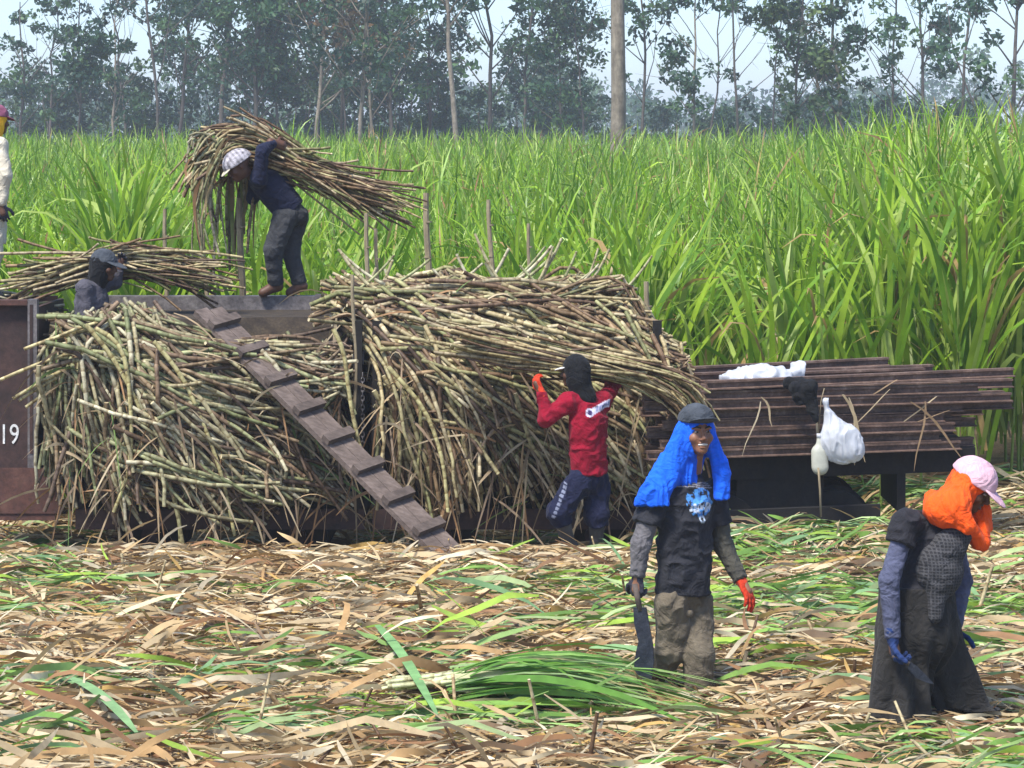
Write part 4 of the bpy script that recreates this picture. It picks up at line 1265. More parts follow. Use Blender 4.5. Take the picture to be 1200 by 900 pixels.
    def cap(s, mat, visor_mat=None, tall=.098, tilt=.0, colf=None, visor=.085, vdrop=-.012, name='cap', base=.03, wide=1.0, vpitch=-.28):
        k = s.hs; F = Fld(s.hp(0, 0, .05) - .3, s.hp(0, 0, .05) + .3, .005)
        F.ell(s.hp(0, -.01, base), np.array((.089 * wide, .108 * wide, tall)) * k, s.H, .01)
        F.cut(s.hp(0, 0, base - .004), -s.H[2] + s.H[1] * tilt, .004)
        c = s.piece(name, F, mat, .0025, (16, 16, 16), 2, colf, rel=1)
        F = Fld(s.hp(0, .1, .05) - .25, s.hp(0, .1, .05) + .25, .0045)
        M = s.H.copy(); a_ = vpitch; M = np.array([s.H[0], s.H[1] * math.cos(a_) + s.H[2] * math.sin(a_), -s.H[1] * math.sin(a_) + s.H[2] * math.cos(a_)])
        F.ell(s.hp(0, .095, base + vdrop + .008), np.array((.078, .018 + visor, .010)) * k, M, .004)
        F.ell(s.hp(0, -.01, base - .02), np.array((.083, .100, .09)) * k, s.H, .004, 's')
        s.piece('visor', F, visor_mat or mat, 0, parent=c, rel=1)
        return c

# materials for the people
MAT['skin'] = m_plain('brown_skin', (.27, .125, .07), .5, .4, sub=.12)
MAT['skin_dark'] = m_plain('dark_brown_skin', (.11, .05, .028), .55, .4)
m, nt, b, out = mat_base('eye'); at_ = N(nt, 'ShaderNodeAttribute', attribute_name='Col'); nt.links.new(at_.outputs['Color'], b.inputs['Base Color']); b.inputs['Roughness'].default_value = .2; MAT['eye'] = m
MAT['hair'] = m_plain('black_hair', (.012, .009, .008), .6)
MAT['teeth'] = m_plain('teeth', (.72, .68, .60), .3)
MAT['black_cotton'] = m_cloth('black_cotton', (.030, .030, .036), (.014, .014, .018), 5)
MAT['tee_print'] = m_cloth('printed_tee', (.03, .03, .03), attr=True, scale=6)
MAT['blue_cloth'] = m_cloth('blue_headcloth', (.012, .14, .80), (.008, .085, .58), 4, .75)
MAT['orange_cloth'] = m_cloth('orange_headcloth', (.92, .115, .010), (.72, .07, .008), 4, .75)
MAT['grey_sleeve'] = m_cloth('grey_arm_sleeve', (.17, .16, .165), (.085, .08, .085), 9)
MAT['olive_sleeve'] = m_cloth('dirty_olive_sleeve', (.095, .09, .07), (.04, .038, .034), 9)
MAT['bluegrey_sleeve'] = m_cloth('blue_grey_sleeve', (.11, .12, .19), (.05, .055, .09), 9)
MAT['khaki'] = m_cloth('dirty_khaki', (.185, .155, .11), (.085, .068, .048), 7)
MAT['navy'] = m_cloth('navy_knit', (.018, .022, .05), (.008, .010, .024), 6, attr=False)
MAT['navy_attr'] = m_cloth('navy_striped', (.02, .02, .05), attr=True, scale=6)
MAT['maroon'] = m_cloth('crimson_jersey', (.32, .010, .035), attr=True, scale=4)
MAT['dark_glove'] = m_cloth('dark_grey_glove', (.055, .055, .075), (.025, .025, .036), 14)
MAT['red_glove'] = m_cloth('red_orange_glove', (.62, .055, .02), (.38, .03, .012), 14)
MAT['blue_glove'] = m_cloth('blue_glove', (.025, .05, .16), (.012, .025, .08), 14)
MAT['denim'] = m_cloth('faded_dark_cap', (.075, .085, .10), (.03, .036, .045), 10)
MAT['pink_cap'] = m_cloth('faded_pink_cap', (.66, .44, .50), (.52, .30, .37), 7)
MAT['charcoal'] = m_cloth('charcoal_skirt', (.036, .034, .032), (.016, .015, .014), 6)
MAT['mesh_scarf'] = m_cloth('net_scarf', (.1, .1, .1), attr=True, scale=9)
MAT['rubber'] = m_plain('black_rubber_boot', (.018, .019, .024), .5, .4)
MAT['grey_sock'] = m_cloth('grey_leg_wrap', (.10, .095, .09), (.05, .047, .045), 9)
MAT['offwhite'] = m_cloth('off_white_shirt', (.62, .57, .45), (.48, .43, .33), 4)
MAT['yellow_cloth'] = m_cloth('yellow_cloth', (.75, .45, .02), (.6, .3, .02), 6)
MAT['plum_knit'] = m_cloth('plum_hat', (.28, .10, .16), (.16, .05, .09), 12)
MAT['blade'] = m_rust('worn_blade', (.018, .022, .032), (.045, .05, .068), (.11, .12, .14), 9, .45, .5)
MAT['plaid'] = m_cloth('plaid_cap', (.3, .3, .3), attr=True, scale=9)
MAT['slate_shirt'] = m_cloth('slate_grey_shirt', (.10, .095, .115), (.05, .048, .06), 6)
MAT['grey_trousers'] = m_cloth('dark_grey_trousers', (.060, .062, .066), (.026, .027, .03), 7)

def sub_field(F, fn):
    """in-place custom"""
    fn(F); return F

# ------------------------------------------------------------------ man with the blue headcloth
ang = R(33)
A = Person(15.3, (800, 828), 'smiling man in black printed tee and bright blue headcloth walking with a cane knife',
    (math.sin(ang), -math.cos(ang), 0), (.28, -.95, .10),
    dict(head=(817, 507, -.06), neck=(811, 548), chest=(803, 600), pelvis=(800, 690), sh_r=(770, 576, -.10), sh_l=(838, 577, .10), el_r=(751, 637, -.14), wr_r=(747, 676, -.15), hand_r=(746, 700, -.15),
         el_l=(846, 636, .12), wr_l=(868, 680, .04), hand_l=(880, 702, .0), hip_r=(786, 706, -.06), hip_l=(815, 706, .07), kn_r=(787, 762, -.02), kn_l=(819, 766, -.04), an_r=(757, 800, .22), an_l=(818, 824, -.04), toe_r=(736, 812, .22), toe_l=(826, 833, -.12)), 1.06, .0058, MAT['skin'])
A.body(.98, True); A.face(True)
pf = np.array([math.sin(ang), -math.cos(ang), 0]); prt = np.array([-math.cos(ang), -math.sin(ang), 0])
def tee_col(V):
    o = A.J['chest']; u = (V - o) @ -prt; v = V[:, 2] - o[2]; f = (V - o) @ pf
    c = np.tile(np.array((.030, .031, .038)), (len(V), 1))
    fr_ = f > .02
    n1 = vnoise(np.stack([u * 55, v * 55, 0 * u], -1), 3); n2 = vnoise(np.stack([u * 110, v * 90, 0 * u], -1), 8)
    blob = fr_ & (((u - .025) / .085) ** 2 + ((v - .065) / .075) ** 2 < 1 + .35 * n1)
    c[blob & (n1 + .5 * n2 > -.15)] = (.06, .22, .62)
    c[blob & (n1 - .5 * n2 > .12)] = (.10, .34, .75)
    wh = fr_ & (((u - .025) / .075) ** 2 + ((v - .035) / .028) ** 2 < 1 + .5 * n2) & (n2 > -.2)
    c[wh] = (.62, .70, .82)
    # small emblem below the lettering
    rr_ = np.hypot((u - .025), (v + .028)); c[fr_ & (rr_ < .022) & (rr_ > .011)] = (.5, .6, .72)
    for vv in (.148, .160, .172): c[fr_ & (np.abs(v - vv + u * .10) < .0032) & (np.abs(u) < .13)] = (.28, .28, .32)
    hem = (v < -.30) & (v > -.325); c[hem] = c[hem] * 1.25
    return c
A.shirt(MAT['tee_print'], .62, at(801, 695, 15.3), (.170, .165), .74, tee_col, .018, (.070, .078))
A.sleeves({'r': MAT['grey_sleeve'], 'l': MAT['olive_sleeve']}, 'rl', (.056, .043), .5, amp=.006)
tr = A.trousers(MAT['khaki'], .93, (.094, .080, .074), .016)
# cargo pocket with its flap
pk_ = Fld(at(812, 730, 15.2) - .2, at(812, 730, 15.2) + .2, .006)
pk_.rc(at(800, 724, 15.225), at(800, 742, 15.215), .052, .052, .01, sq=(pf, .42)); A.piece('pocket', pk_, MAT['khaki'], .004, parent=tr)
pk_ = Fld(at(812, 722, 15.2) - .2, at(812, 722, 15.2) + .2, .006)
pk_.rc(at(791, 720, 15.20), at(809, 719, 15.215), .022, .022, .01, sq=(pf, .5)); A.piece('pocket_flap', pk_, MAT['khaki'], .003, parent=tr)
A.boots(MAT['rubber'], .42, (.06, .05))
A.glove('r', MAT['dark_glove'], (.5, .85, 0), (.9, 1.1, .8), 1.05, -1)
A.glove('l', MAT['red_glove'], (-.5, .3, -.4), (.25, .35, .3), 1.12, 1, spread=.16)
A.cap(MAT['denim'], None, .092, -.12, visor=.075, base=.064, vpitch=.16, wide=1.08)
# headcloth: hood under the cap, long lappets over both shoulders
def hood(P_, mat, lobes, open_r=(.050, .10, .088), name='headcloth', amp=.007, thick=.0, freq=(26, 26, 4), seed=2, opn=(0, .10, -.05), h=.0055, cuts=(), throat=None):
    pts = [P_.hp(0, 0, .1)] + [l[0] for l in lobes] + [l[1] for l in lobes]
    F = P_.fld(pts, .2, h); k = P_.hs
    F.ell(P_.hp(0, -.014, .018), np.array((.090, .108, .098)) * k, P_.H, .01)
    F.ell(P_.hp(0, -.02, -.06), np.array((.088, .090, .09)) * k, P_.H, .03)
    for a_, b_, r1, r2, sq in lobes: F.rc(a_, b_, r1, r2, .025, sq=sq)
    for p, n in cuts: F.cut(p, n, .01)
    F.ell(P_.hp(*opn), np.array(open_r) * k, P_.H, .01, 's')
    if throat: F.ell(P_.hp(*throat[0]), np.array(throat[1]) * k, P_.H, .015, 's')
    return P_.piece(name, F, mat, amp, freq, seed, rel=1)
dcam = (0, 1, 0)
lob = [(A.hp(.062, .0, .03), at(781, 560, 15.2), .048, .075, (dcam, .75)), (at(784, 545, 15.2), at(768, 580, 15.13), .07, .085, (dcam, .62)), (at(768, 570, 15.14), at(752, 592, 15.14), .05, .05, (dcam, .6)), (at(768, 570, 15.12), at(776, 600, 15.10), .05, .06, (dcam, .5)),
       (A.hp(-.075, -.01, .0), at(846, 556, 15.27), .035, .042, (dcam, .9)), (at(845, 545, 15.27), at(846, 596, 15.24), .040, .045, (dcam, .8)), (A.hp(0, -.05, -.06), A.hp(.05, -.09, -.24), .075, .09, None)]
hood(A, MAT['blue_cloth'], lob, (.055, .11, .094), opn=(0, .10, -.046), cuts=[(at(775, 590, 15.2), (.05, 0, -1))], amp=.011, freq=(30, 30, 2.5), throat=((-.03, .10, -.19), (.062, .16, .12)))
# cane knife in his gloved hand
kn = empty('cane_knife', at(752, 805, 15.12)); tag(kn, 'broad dark cane knife hanging from the gloved hand of the smiling man', 'knife')
hA = at(746, 700, 15.12)
MB().tube([at(744, 684, 15.13), at(750, 716, 15.12)], [.017, .015], 8).build('handle', MAT['plank_dark'], kn, True)
prof = [(742, 712), (757, 712), (761, 735), (765, 756), (766, 775), (763, 800), (748, 803), (743, 780), (745, 765), (748, 752), (743, 730)]
f3 = [at(p[0], p[1], 15.112) for p in prof] + [at(p[0], p[1], 15.112) + np.array([.004, .012, 0]) for p in prof]; n = len(prof)
MB().add(f3, [tuple(range(n)), tuple(range(n, 2 * n))[::-1]] + [(i, n + i, n + (i + 1) % n, (i + 1) % n) for i in range(n)]).build('blade', MAT['blade'], kn)

# ------------------------------------------------------------------ woman with the orange headcloth
B = Person(14.45, (1085, 858), 'stooping person in pink cap and orange headcloth with dark skirt and cane knife',
    (.90, -.38, -.25), (.80, -.28, -.52),
    dict(head=(1139, 569, -.06), neck=(1112, 601), chest=(1092, 640), pelvis=(1073, 722), sh_r=(1062, 613, -.16), sh_l=(1113, 615, .17), el_r=(1042, 680, -.22), wr_r=(1046, 748, -.24), hand_r=(1050, 772, -.24),
         el_l=(1128, 680, .20), wr_l=(1118, 735, .12), hand_l=(1120, 760, .1), hip_r=(1060, 735, -.09), hip_l=(1090, 735, .09), kn_r=(1052, 795, -.08), kn_l=(1118, 790, .1), an_r=(1044, 850, 0), an_l=(1146, 842, .12), toe_r=(1062, 862, -.08), toe_l=(1166, 848, .05)), 1.08, .0062, MAT['skin_dark'])
B.body(1.0); B.face()
B.shirt(MAT['black_cotton'], .36, at(1072, 722, 14.45), (.165, .20), .85, None, .018, (.068, .074))
# skirt: two wide panels that part over the stride
F = Fld(at(1085, 770, 14.45) - [.65, .45, .65], at(1085, 770, 14.45) + [.65, .45, .65], .0075)
F.rc(at(1074, 690, 14.45), at(1076, 735, 14.45), .20, .215, .05, sq=((0, 1, 0), .98))
F.rc(at(1060, 740, 14.40), at(1049, 880, 14.34), .145, .18, .05, sq=((0, 1, 0), .75))
F.rc(at(1094, 738, 14.5), at(1134, 860, 14.54), .125, .145, .05, sq=((0, 1, 0), .8))
F.cut(at(1050, 857, 14.4), (-.10, 0, -1)); 
F.ell(at(1093, 868, 14.42), (.05, .5, .24), None, .04, 's')
F.cut(at(1077, 684, 14.45), (0, 0, 1))
V, Q = F.mesh(); V = relax(V, Q, 1)
wv = V[:, 2]; an_ = np.arctan2(V[:, 1] - 14.45, V[:, 0] - at(1078, 700, 14.45)[0])
dn = np.clip((at(0, 700, 14.45)[2] - wv) / .6, 0, 1)
V = V + normals(V, Q) * (dn * (.028 * np.sin(an_ * 11 + 2 * vnoise(V * 3, 3)) + .01 * vnoise(V * np.array([20, 20, 4]), 6)))[:, None]
xr_ = V[:, 0] > at(1090, 0, 14.45)[0]; lim = at(0, 830, 14.45)[2]
V[:, 2] = np.where(xr_ & (V[:, 2] < lim), lim + (V[:, 2] - lim) * .12, V[:, 2])
obj('skirt', V, Q, MAT['charcoal'], B.root)
B.sleeves(MAT['bluegrey_sleeve'], 'rl', (.052, .042), .33, amp=.005)
B.boots(MAT['rubber'], .5, (.065, .055))
B.glove('r', MAT['blue_glove'], (.9, -.2, .2), (.8, .9, .7), 1.15, 1)
B.glove('l', MAT['blue_glove'], (.2, -.9, .2), (.6, .7, .6), 1.1, -1)
# net scarf on the chest
def net_col(V):
    u = V[:, 0] * 1.0 + V[:, 1] * .3; v = V[:, 2]
    g = (np.abs(((u * 60) % 1) - .5) > .34) | (np.abs(((v * 60) % 1) - .5) > .34)
    return np.where(g[:, None], (.075, .075, .08), (.028, .028, .032))
F = Fld(at(1108, 660, 14.3) - .35, at(1108, 660, 14.3) + .35, .0045)
F.ell(at(1101, 668, 14.30), (.125, .10, .15), None, .02).rc(at(1113, 640, 14.3), at(1124, 624, 14.32), .09, .07, .03)
F.rc(at(1098, 690, 14.27), at(1096, 722, 14.25), .055, .04, .03)
B.piece('net_scarf', F, MAT['mesh_scarf'], .006, (14, 14, 14), 4, net_col, rel=1)
lob = [(B.hp(.05, -.03, .0), at(1110, 598, 14.30), .065, .095, None), (at(1118, 590, 14.28), at(1100, 596, 14.34), .09, .085, None), (at(1120, 600, 14.25), at(1134, 617, 14.22), .075, .04, None), (at(1100, 590, 14.36), at(1090, 582, 14.42), .05, .035, None),
       (B.hp(-.06, .02, -.02), at(1152, 615, 14.5), .045, .05, None), (at(1150, 600, 14.45), at(1150, 634, 14.4), .05, .05, None), (at(1138, 620, 14.32), at(1148, 636, 14.36), .045, .042, None)]
hood(B, MAT['orange_cloth'], lob, (.056, .10, .085), opn=(.012, .115, -.04), amp=.011, freq=(22, 22, 7), cuts=[])
B.cap(MAT['pink_cap'], None, .112, -.05, visor=.085, base=.030, wide=1.12)
kb = empty('cane_knife', at(1075, 795, 14.15)); tag(kb, 'short curved steel cane knife held by the stooping person in the skirt', 'knife')
MB().tube([at(1046, 768, 14.18), at(1066, 778, 14.16)], [.014, .013], 8).build('handle', MAT['plank_dark'], kb, True)
prof = [(1063, 773), (1074, 780), (1085, 791), (1095, 802), (1086, 800), (1073, 794), (1064, 784)]
n = len(prof); f3 = [at(*p, 14.155) for p in prof] + [at(*p, 14.162) for p in prof]
MB().add(f3, [tuple(range(n)), tuple(range(n, 2 * n))[::-1]] + [(i, n + i, n + (i + 1) % n, (i + 1) % n) for i in range(n)]).build('blade', MAT['blade'], kb)

# ------------------------------------------------------------------ man in the red jersey
C_ = Person(20.62, (680, 648), 'man in crimson jersey with white back badge shouldering a long cane bundle',
    (-.72, .69, 0), (-.93, .35, .02),
    dict(head=(674, 436, 0), neck=(684, 459, .0), chest=(689, 494), pelvis=(690, 556), sh_r=(706, 470, .10), sh_l=(666, 471, -.08), el_l=(640, 491, -.16), wr_l=(634, 459, -.12), hand_l=(628, 447, -.10),
         el_r=(718, 452, .40), wr_r=(711, 428, .36), hand_r=(705, 412, .24), hip_r=(699, 562, .07), hip_l=(681, 562, -.06), kn_l=(655, 600, -.08), kn_r=(699, 603, .02), an_l=(668, 640, .02), an_r=(699, 640, .08), toe_l=(656, 648, .0), toe_r=(686, 648, .1)), 1.0, .0075, MAT['skin_dark'])
C_.body(.98)
cb = -C_.tf; cr = np.cross([0, 0, 1], cb)       # back direction and its side
def jersey_col(V):
    o = C_.J['chest']; u = (V[:, 0] - o[0]); v = V[:, 2] - o[2]; bk = (V - o) @ np.array([0, -1, 0])
    c = np.tile(np.array((.27, .006, .024)), (len(V), 1))
    fr_ = bk > -.05
    w = v - (.085 + (u - .03) * .42)
    strip = fr_ & (u > .008) & (np.abs(w) < .026)
    disc = np.hypot(u - .012, v - .078)
    c[strip | (fr_ & (disc < .033))] = (.62, .60, .72)
    c[fr_ & (disc < .020)] = (.06, .04, .13)
    t = strip & (u > .055) & (np.abs(w) < .014) & (np.abs(((u * 60) % 1) - .5) > .16); c[t] = (.26, .30, .52)
    return c
C_.shirt(MAT['maroon'], 1.85, at(690, 556, 20.62), (.165, .150), .78, jersey_col, .017, (.062, .058), seed=8)
def short_col(V):
    c = np.tile(np.array((.014, .017, .045)), (len(V), 1))
    a_, b_ = at(664, 566, 20.5), at(648, 606, 20.5); d = b_ - a_; L = np.linalg.norm(d[[0, 2]]); dn_ = d[[0, 2]] / L
    rel = V[:, [0, 2]] - a_[[0, 2]]; t = rel @ dn_; w = rel @ np.array([-dn_[1], dn_[0]])
    m_ = (V[:, 1] < 20.6) & (t > .0) & (t < L) & (np.abs(w) < .014) & (np.abs(((t * 30) % 1) - .5) > .15)
    c[m_] = (.20, .22, .30); return c
C_.trousers(MAT['navy_attr'], .32, (.10, .088, .085), .016, short_col, 'shorts')
C_.boots(MAT['grey_sock'], .6, (.060, .046))
C_.glove('l', MAT['red_glove'], (.5, .6, .4), (.6, .7, .6), 1.05, 1); C_.glove('r', MAT['red_glove'], (-.3, -.6, -.6), (.5, .6, .5), 1.15, 1)
lob = [(C_.hp(0, -.03, -.05), at(682, 462, 20.62), .085, .085, None), (at(680, 452, 20.62), at(688, 466, 20.6), .075, .07, None)]
MAT['black_hood'] = m_cloth('black_hood', (.014, .015, .017), (.006, .006, .007), 8)
hood(C_, MAT['black_hood'], lob, (.04, .06, .05), opn=(0, .115, -.03), amp=.004)
cp = C_.cap(MAT['black_hood'], MAT['white_paint'], .108, .0, visor=.05, base=.03)

bundle('cane_bundle', 'long cane bundle on the shoulder of the man in the crimson jersey', [(520, 398), (560, 404), (620, 414), (700, 428), (765, 440), (812, 468), (830, 520)], 20.86, .105, 140, (.9, 1.9), np.random.default_rng(61), 6, flare=1.0)

# ------------------------------------------------------------------ bent porter on the wagon
D = Person(23.1, (340, 345), 'bent porter in navy top and checked cap carrying a huge cane bundle',
    (-.35, 0, -.93), (-.80, -.25, -.55),
    dict(head=(279, 194, -.30), neck=(297, 205, -.16), chest=(316, 216, -.05), pelvis=(340, 246), sh_l=(303, 210, -.26), sh_r=(301, 212, .18), el_l=(308, 176, -.30), wr_l=(322, 168, -.22), hand_l=(330, 170, -.18),
         el_r=(296, 232, .22), wr_r=(306, 205, .16), hand_r=(312, 196, .1), hip_l=(334, 254, -.09), hip_r=(347, 254, .09), kn_l=(320, 293, -.14), kn_r=(340, 292, .06), an_l=(323, 335, -.06), an_r=(352, 335, .04), toe_l=(308, 343, -.08), toe_r=(340, 343, .04)), 1.05, .009, MAT['skin_dark'], (0, 0, 1))
D.body(1.0)
D.shirt(MAT['navy'], 1.8, at(340, 247, 23.1), (.17, .15), .8, None, .008, (.062, .055), name='long_sleeved_top')
D.trousers(MAT['grey_trousers'], .95, (.105, .08, .065), .010)
D.boots(MAT['skin_dark'], .15, (.045, .042))
D.glove('l', MAT['skin_dark'], (.3, .8, -.3), (.5, .6, .5), 1.05, 1, name='hand'); D.glove('r', MAT['skin_dark'], (.3, -.8, 0), (.5, .6, .5), 1.05, -1, name='hand')
def plaid(V):
    p = (V - D.J['head']) @ D.H.T
    a_ = (np.abs(((p[:, 0] * 26) % 1) - .5) > .27).astype(float) + (np.abs(((p[:, 1] * 26) % 1) - .5) > .27).astype(float) + (np.abs(((p[:, 2] * 26) % 1) - .5) > .3).astype(float) * .6
    return np.array((.55, .52, .56)) * (1 - .27 * a_[:, None])
D.cap(MAT['plaid'], MAT['offwhite'], .11, .0, plaid, visor=.05, base=.02, wide=1.2)
rb_ = np.random.default_rng(62)
bd = bundle('cane_bundle', 'huge tangled cane bundle across the back of the bent porter', [(229, 204), (240, 180), (266, 164), (302, 168), (350, 192), (410, 220), (466, 242)], 23.1, .135, 220, (.8, 1.75), rb_, 15)
for k in range(52):       # tops hanging down from the front of the bundle
    x0 = rb_.uniform(230, 298); back = .45 if x0 > 252 else 0; a_ = at(x0 + rb_.uniform(0, 25), rb_.uniform(158, 182), 22.9 + back + rb_.uniform(-.15, .2)); ye = rb_.uniform(225, 345)
    e_ = at(x0 + rb_.normal(-2, 8), ye, 22.9 + back + rb_.uniform(-.15, .2)); t = np.linspace(0, 1, 9)[:, None]
    P = a_ * (1 - t) + e_ * t; P[:, 0] -= .10 * np.sin(t[:, 0] * math.pi) * rb_.uniform(.2, 1.6) * (1 if x0 < 262 else .3); P[:, 2] += .10 * np.sin(t[:, 0] * math.pi * .6)
    if k % 3 == 0:
        V, F = ribbons(P[None], (rb_.uniform(.010, .022) * np.interp(t[:, 0], [0, .5, 1], [.6, 1, .2]))[None], np.tile([1., .3, .1], (1, 9, 1)))
        obj('leaf', V, F, MAT['dry'], bd, True, np.tile(np.array([(.30, .17, .08), (.33, .25, .12), (.25, .27, .09)][k % 9 // 3]), (len(V), 1)))
    else:
        cane_object('cane_stalk', P[None], rb_.uniform(.009, .015, 1), cane_cols(1, rb_) * .85, 5, bd)
for k in range(12):
    a_ = at(rb_.uniform(225, 262), rb_.uniform(152, 178), 22.9); e_ = at(rb_.uniform(214, 228), rb_.uniform(150, 195), 22.85); t = np.linspace(0, 1, 7)[:, None]
    P = a_ * (1 - t) + e_ * t; P[:, 2] += .05 * np.sin(t[:, 0] * 3)
    cane_object('cane_stalk', P[None], np.array([.011]), cane_cols(1, rb_) * .7, 5, bd)

# ------------------------------------------------------------------ porter half hidden by the heap
E = Person(22.15, (104, 470), 'porter in dark cap and slate shirt half hidden behind the cane heap',
    (.9, -.3, 0), (.93, -.3, -.12),
    dict(head=(122, 311, 0), neck=(113, 330), chest=(107, 356), pelvis=(104, 410), sh_r=(99, 338, -.15), sh_l=(112, 338, .15), el_r=(100, 372, -.18), wr_r=(122, 385, -.15), hand_r=(132, 385, -.12), el_l=(135, 330, .22), wr_l=(140, 315, .2), hand_l=(142, 308, .2),
         hip_r=(100, 416, -.08), hip_l=(108, 416, .08), kn_r=(104, 475, -.08), kn_l=(112, 475, .08), an_r=(100, 535, -.08), an_l=(106, 535, .08), toe_r=(118, 543, -.1), toe_l=(124, 543, .06)), 1.05, .009, MAT['skin_dark'])
E.body(1.0)
E.shirt(MAT['slate_shirt'], 1.7, at(104, 415, 22.15), (.165, .155), .8, None, .009, (.066, .058))
E.trousers(MAT['grey_trousers'], .95, (.098, .08, .065), .008)
E.glove('r', MAT['dark_glove'], (0, .9, 0), (.5, .6, .5), 1.0, 1); E.glove('l', MAT['dark_glove'], (0, -.9, 0), (.5, .6, .5), 1.0, -1)
E.boots(MAT['rubber'], .4)
lob = [(E.hp(0, -.03, -.05), at(112, 334, 22.15), .08, .08, None)]
hood(E, MAT['black_hood'], lob, (.03, .06, .03), opn=(0, .12, .0), amp=.004)
E.cap(MAT['denim'], None, .10, 0, visor=.085, base=.03)
bundle('cane_bundle', 'loose cane bundle on the shoulder of the half hidden porter', [(18, 330), (70, 318), (140, 306), (200, 312), (262, 326)], 22.50, .14, 130, (.7, 1.5), np.random.default_rng(63), 15)

# ------------------------------------------------------------------ man in white on the box wagon
Ff = Person(22.75, (-2, 352), 'person in off white long shirt with plum hat standing on the box wagon',
    (.75, .66, 0), (.85, .5, -.1),
    dict(head=(-4, 141, 0), neck=(-9, 158), chest=(-12, 184), pelvis=(-13, 248), sh_r=(0, 170, -.14), sh_l=(-24, 170, .14), el_r=(6, 206, -.2), wr_r=(2, 240, -.18), hand_r=(4, 252, -.18), el_l=(-30, 208, .2), wr_l=(-26, 240, .15), hand_l=(-24, 252, .15),
         hip_r=(-7, 254, -.08), hip_l=(-17, 254, .08), kn_r=(-8, 298, -.08), kn_l=(-18, 298, .06), an_r=(-11, 340, -.08), an_l=(-20, 340, .08), toe_r=(0, 348, -.06), toe_l=(-10, 348, .1)), .98, .009, MAT['skin_dark'])
Ff.body(1.0)
Ff.shirt(MAT['offwhite'], 1.9, at(-13, 286, 22.75), (.155, .165), .85, None, .008, (.062, .058))
Ff.trousers(MAT['offwhite'], .95, (.095, .075, .06), .008)
Ff.boots(MAT['rubber'], .3)
Ff.glove('r', MAT['dark_glove'], (0, .9, 0), (.4, .5, .4), 1.0, 1); Ff.glove('l', MAT['dark_glove'], (0, -.9, 0), (.4, .5, .4), 1.0, -1)
lob = [(Ff.hp(0, -.03, -.03), at(-9, 158, 22.75), .085, .085, None)]
hood(Ff, MAT['yellow_cloth'], lob, (.056, .10, .085), opn=(0, .105, -.03), amp=.005)
Ff.cap(MAT['plum_knit'], None, .105, 0, visor=.05, base=.035, wide=1.05)
# load of cane inside the box wagon, on which he stands
r = np.random.default_rng(70)
T = top_stalks(190, (-6.6, -3.85), (21.85, 22.95), lambda x, y: 1.76 + 0 * x, r, 10)
tag(cane_object('cane_heap', T, r.uniform(.012, .018, len(T)), cane_cols(len(T), r), 5), 'cut cane filling the box wagon to its rim', 'cane heap', kind='stuff')
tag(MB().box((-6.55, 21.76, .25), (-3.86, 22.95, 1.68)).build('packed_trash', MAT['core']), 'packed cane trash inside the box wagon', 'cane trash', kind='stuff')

# ------------------------------------------------------------------ bags and rags on the rail stack
MAT['plastic'] = m_plain('white_plastic', (.72, .74, .78), .35, .5)
nt = MAT['plastic'].node_tree; tr_ = N(nt, 'ShaderNodeBsdfTranslucent'); tr_.inputs[0].default_value = (.8, .82, .86, 1); mx = N(nt, 'ShaderNodeMixShader'); mx.inputs[0].default_value = .35
pb2 = [n_ for n_ in nt.nodes if n_.type == 'BSDF_PRINCIPLED'][0]; o2 = [n_ for n_ in nt.nodes if n_.type == 'OUTPUT_MATERIAL'][0]
nt.links.new(pb2.outputs[0], mx.inputs[1]); nt.links.new(tr_.outputs[0], mx.inputs[2]); nt.links.new(mx.outputs[0], o2.inputs['Surface'])
YB = 21.0
F = Fld(at(985, 510, YB) - .42, at(985, 510, YB) + .42, .006)
F.ell(at(985, 518, YB), (.17, .10, .15), None, .03).rc(at(980, 510, YB), at(969, 478, YB), .105, .02, .05).ell(at(990, 528, YB), (.15, .09, .10), None, .04).rc(at(969, 480, YB), at(967, 470, YB), .016, .03, .01)
V, Q = F.mesh(); V = relax(V, Q, 2); V = folds(V, Q, .011, (24, 24, 6), 12)
tag(obj('plastic_bag', V, Q, MAT['plastic']), 'tied white plastic bag hanging from the stacked rails', 'bag')
F = Fld(at(961, 540, YB) - .25, at(961, 540, YB) + .25, .006)
F.rc(at(960, 530, YB - .02), at(961, 547, YB - .02), .062, .066, .02, sq=((0, 1, 0), .7)).rc(at(960, 524, YB - .02), at(960, 514, YB - .02), .03, .018, .015)
V, Q = F.mesh()
MAT['jug'] = m_plain('milky_plastic', (.50, .50, .42), .4, .4)
jug = obj('water_jug', V, Q, MAT['jug']); tag(jug, 'milky plastic water jug hanging below the white bag', 'jug')
MB().tube([at(960, 513, YB - .02), at(960, 508, YB - .02)], .02, 10).build('lid', MAT['plastic'], jug, True)
MB().tube([at(959, 508, YB - .02), at(962, 470, YB - .03), at(966, 455, YB + .02)], .004, 5).build('cord', MAT['stake'], jug, True)
F = Fld(at(940, 455, YB) - .3, at(940, 455, YB) + .3, .007)
F.rc(at(925, 449, YB + .1), at(950, 452, YB - .03), .05, .055, .03).rc(at(946, 458, YB - .05), at(955, 490, YB - .05), .06, .03, .03, sq=((0, 1, 0), .5)).rc(at(932, 455, YB - .03), at(936, 472, YB - .04), .045, .03, .03)
V, Q = F.mesh(); V = relax(V, Q, 1); V = folds(V, Q, .016, (14, 14, 8), 4)
tag(obj('rag', V, Q, MAT['black_hood']), 'crumpled black rag slung over the edge of the stacked rails', 'rag')
F = Fld(at(895, 438, 21.5) - [.5, .4, .25], at(895, 438, 21.5) + [.5, .4, .25], .008)
F.ell(at(893, 440, 21.45), (.24, .16, .08), None, .03).ell(at(934, 434, 21.5), (.07, .07, .08), None, .03).ell(at(868, 444, 21.4), (.16, .14, .06), None, .02)
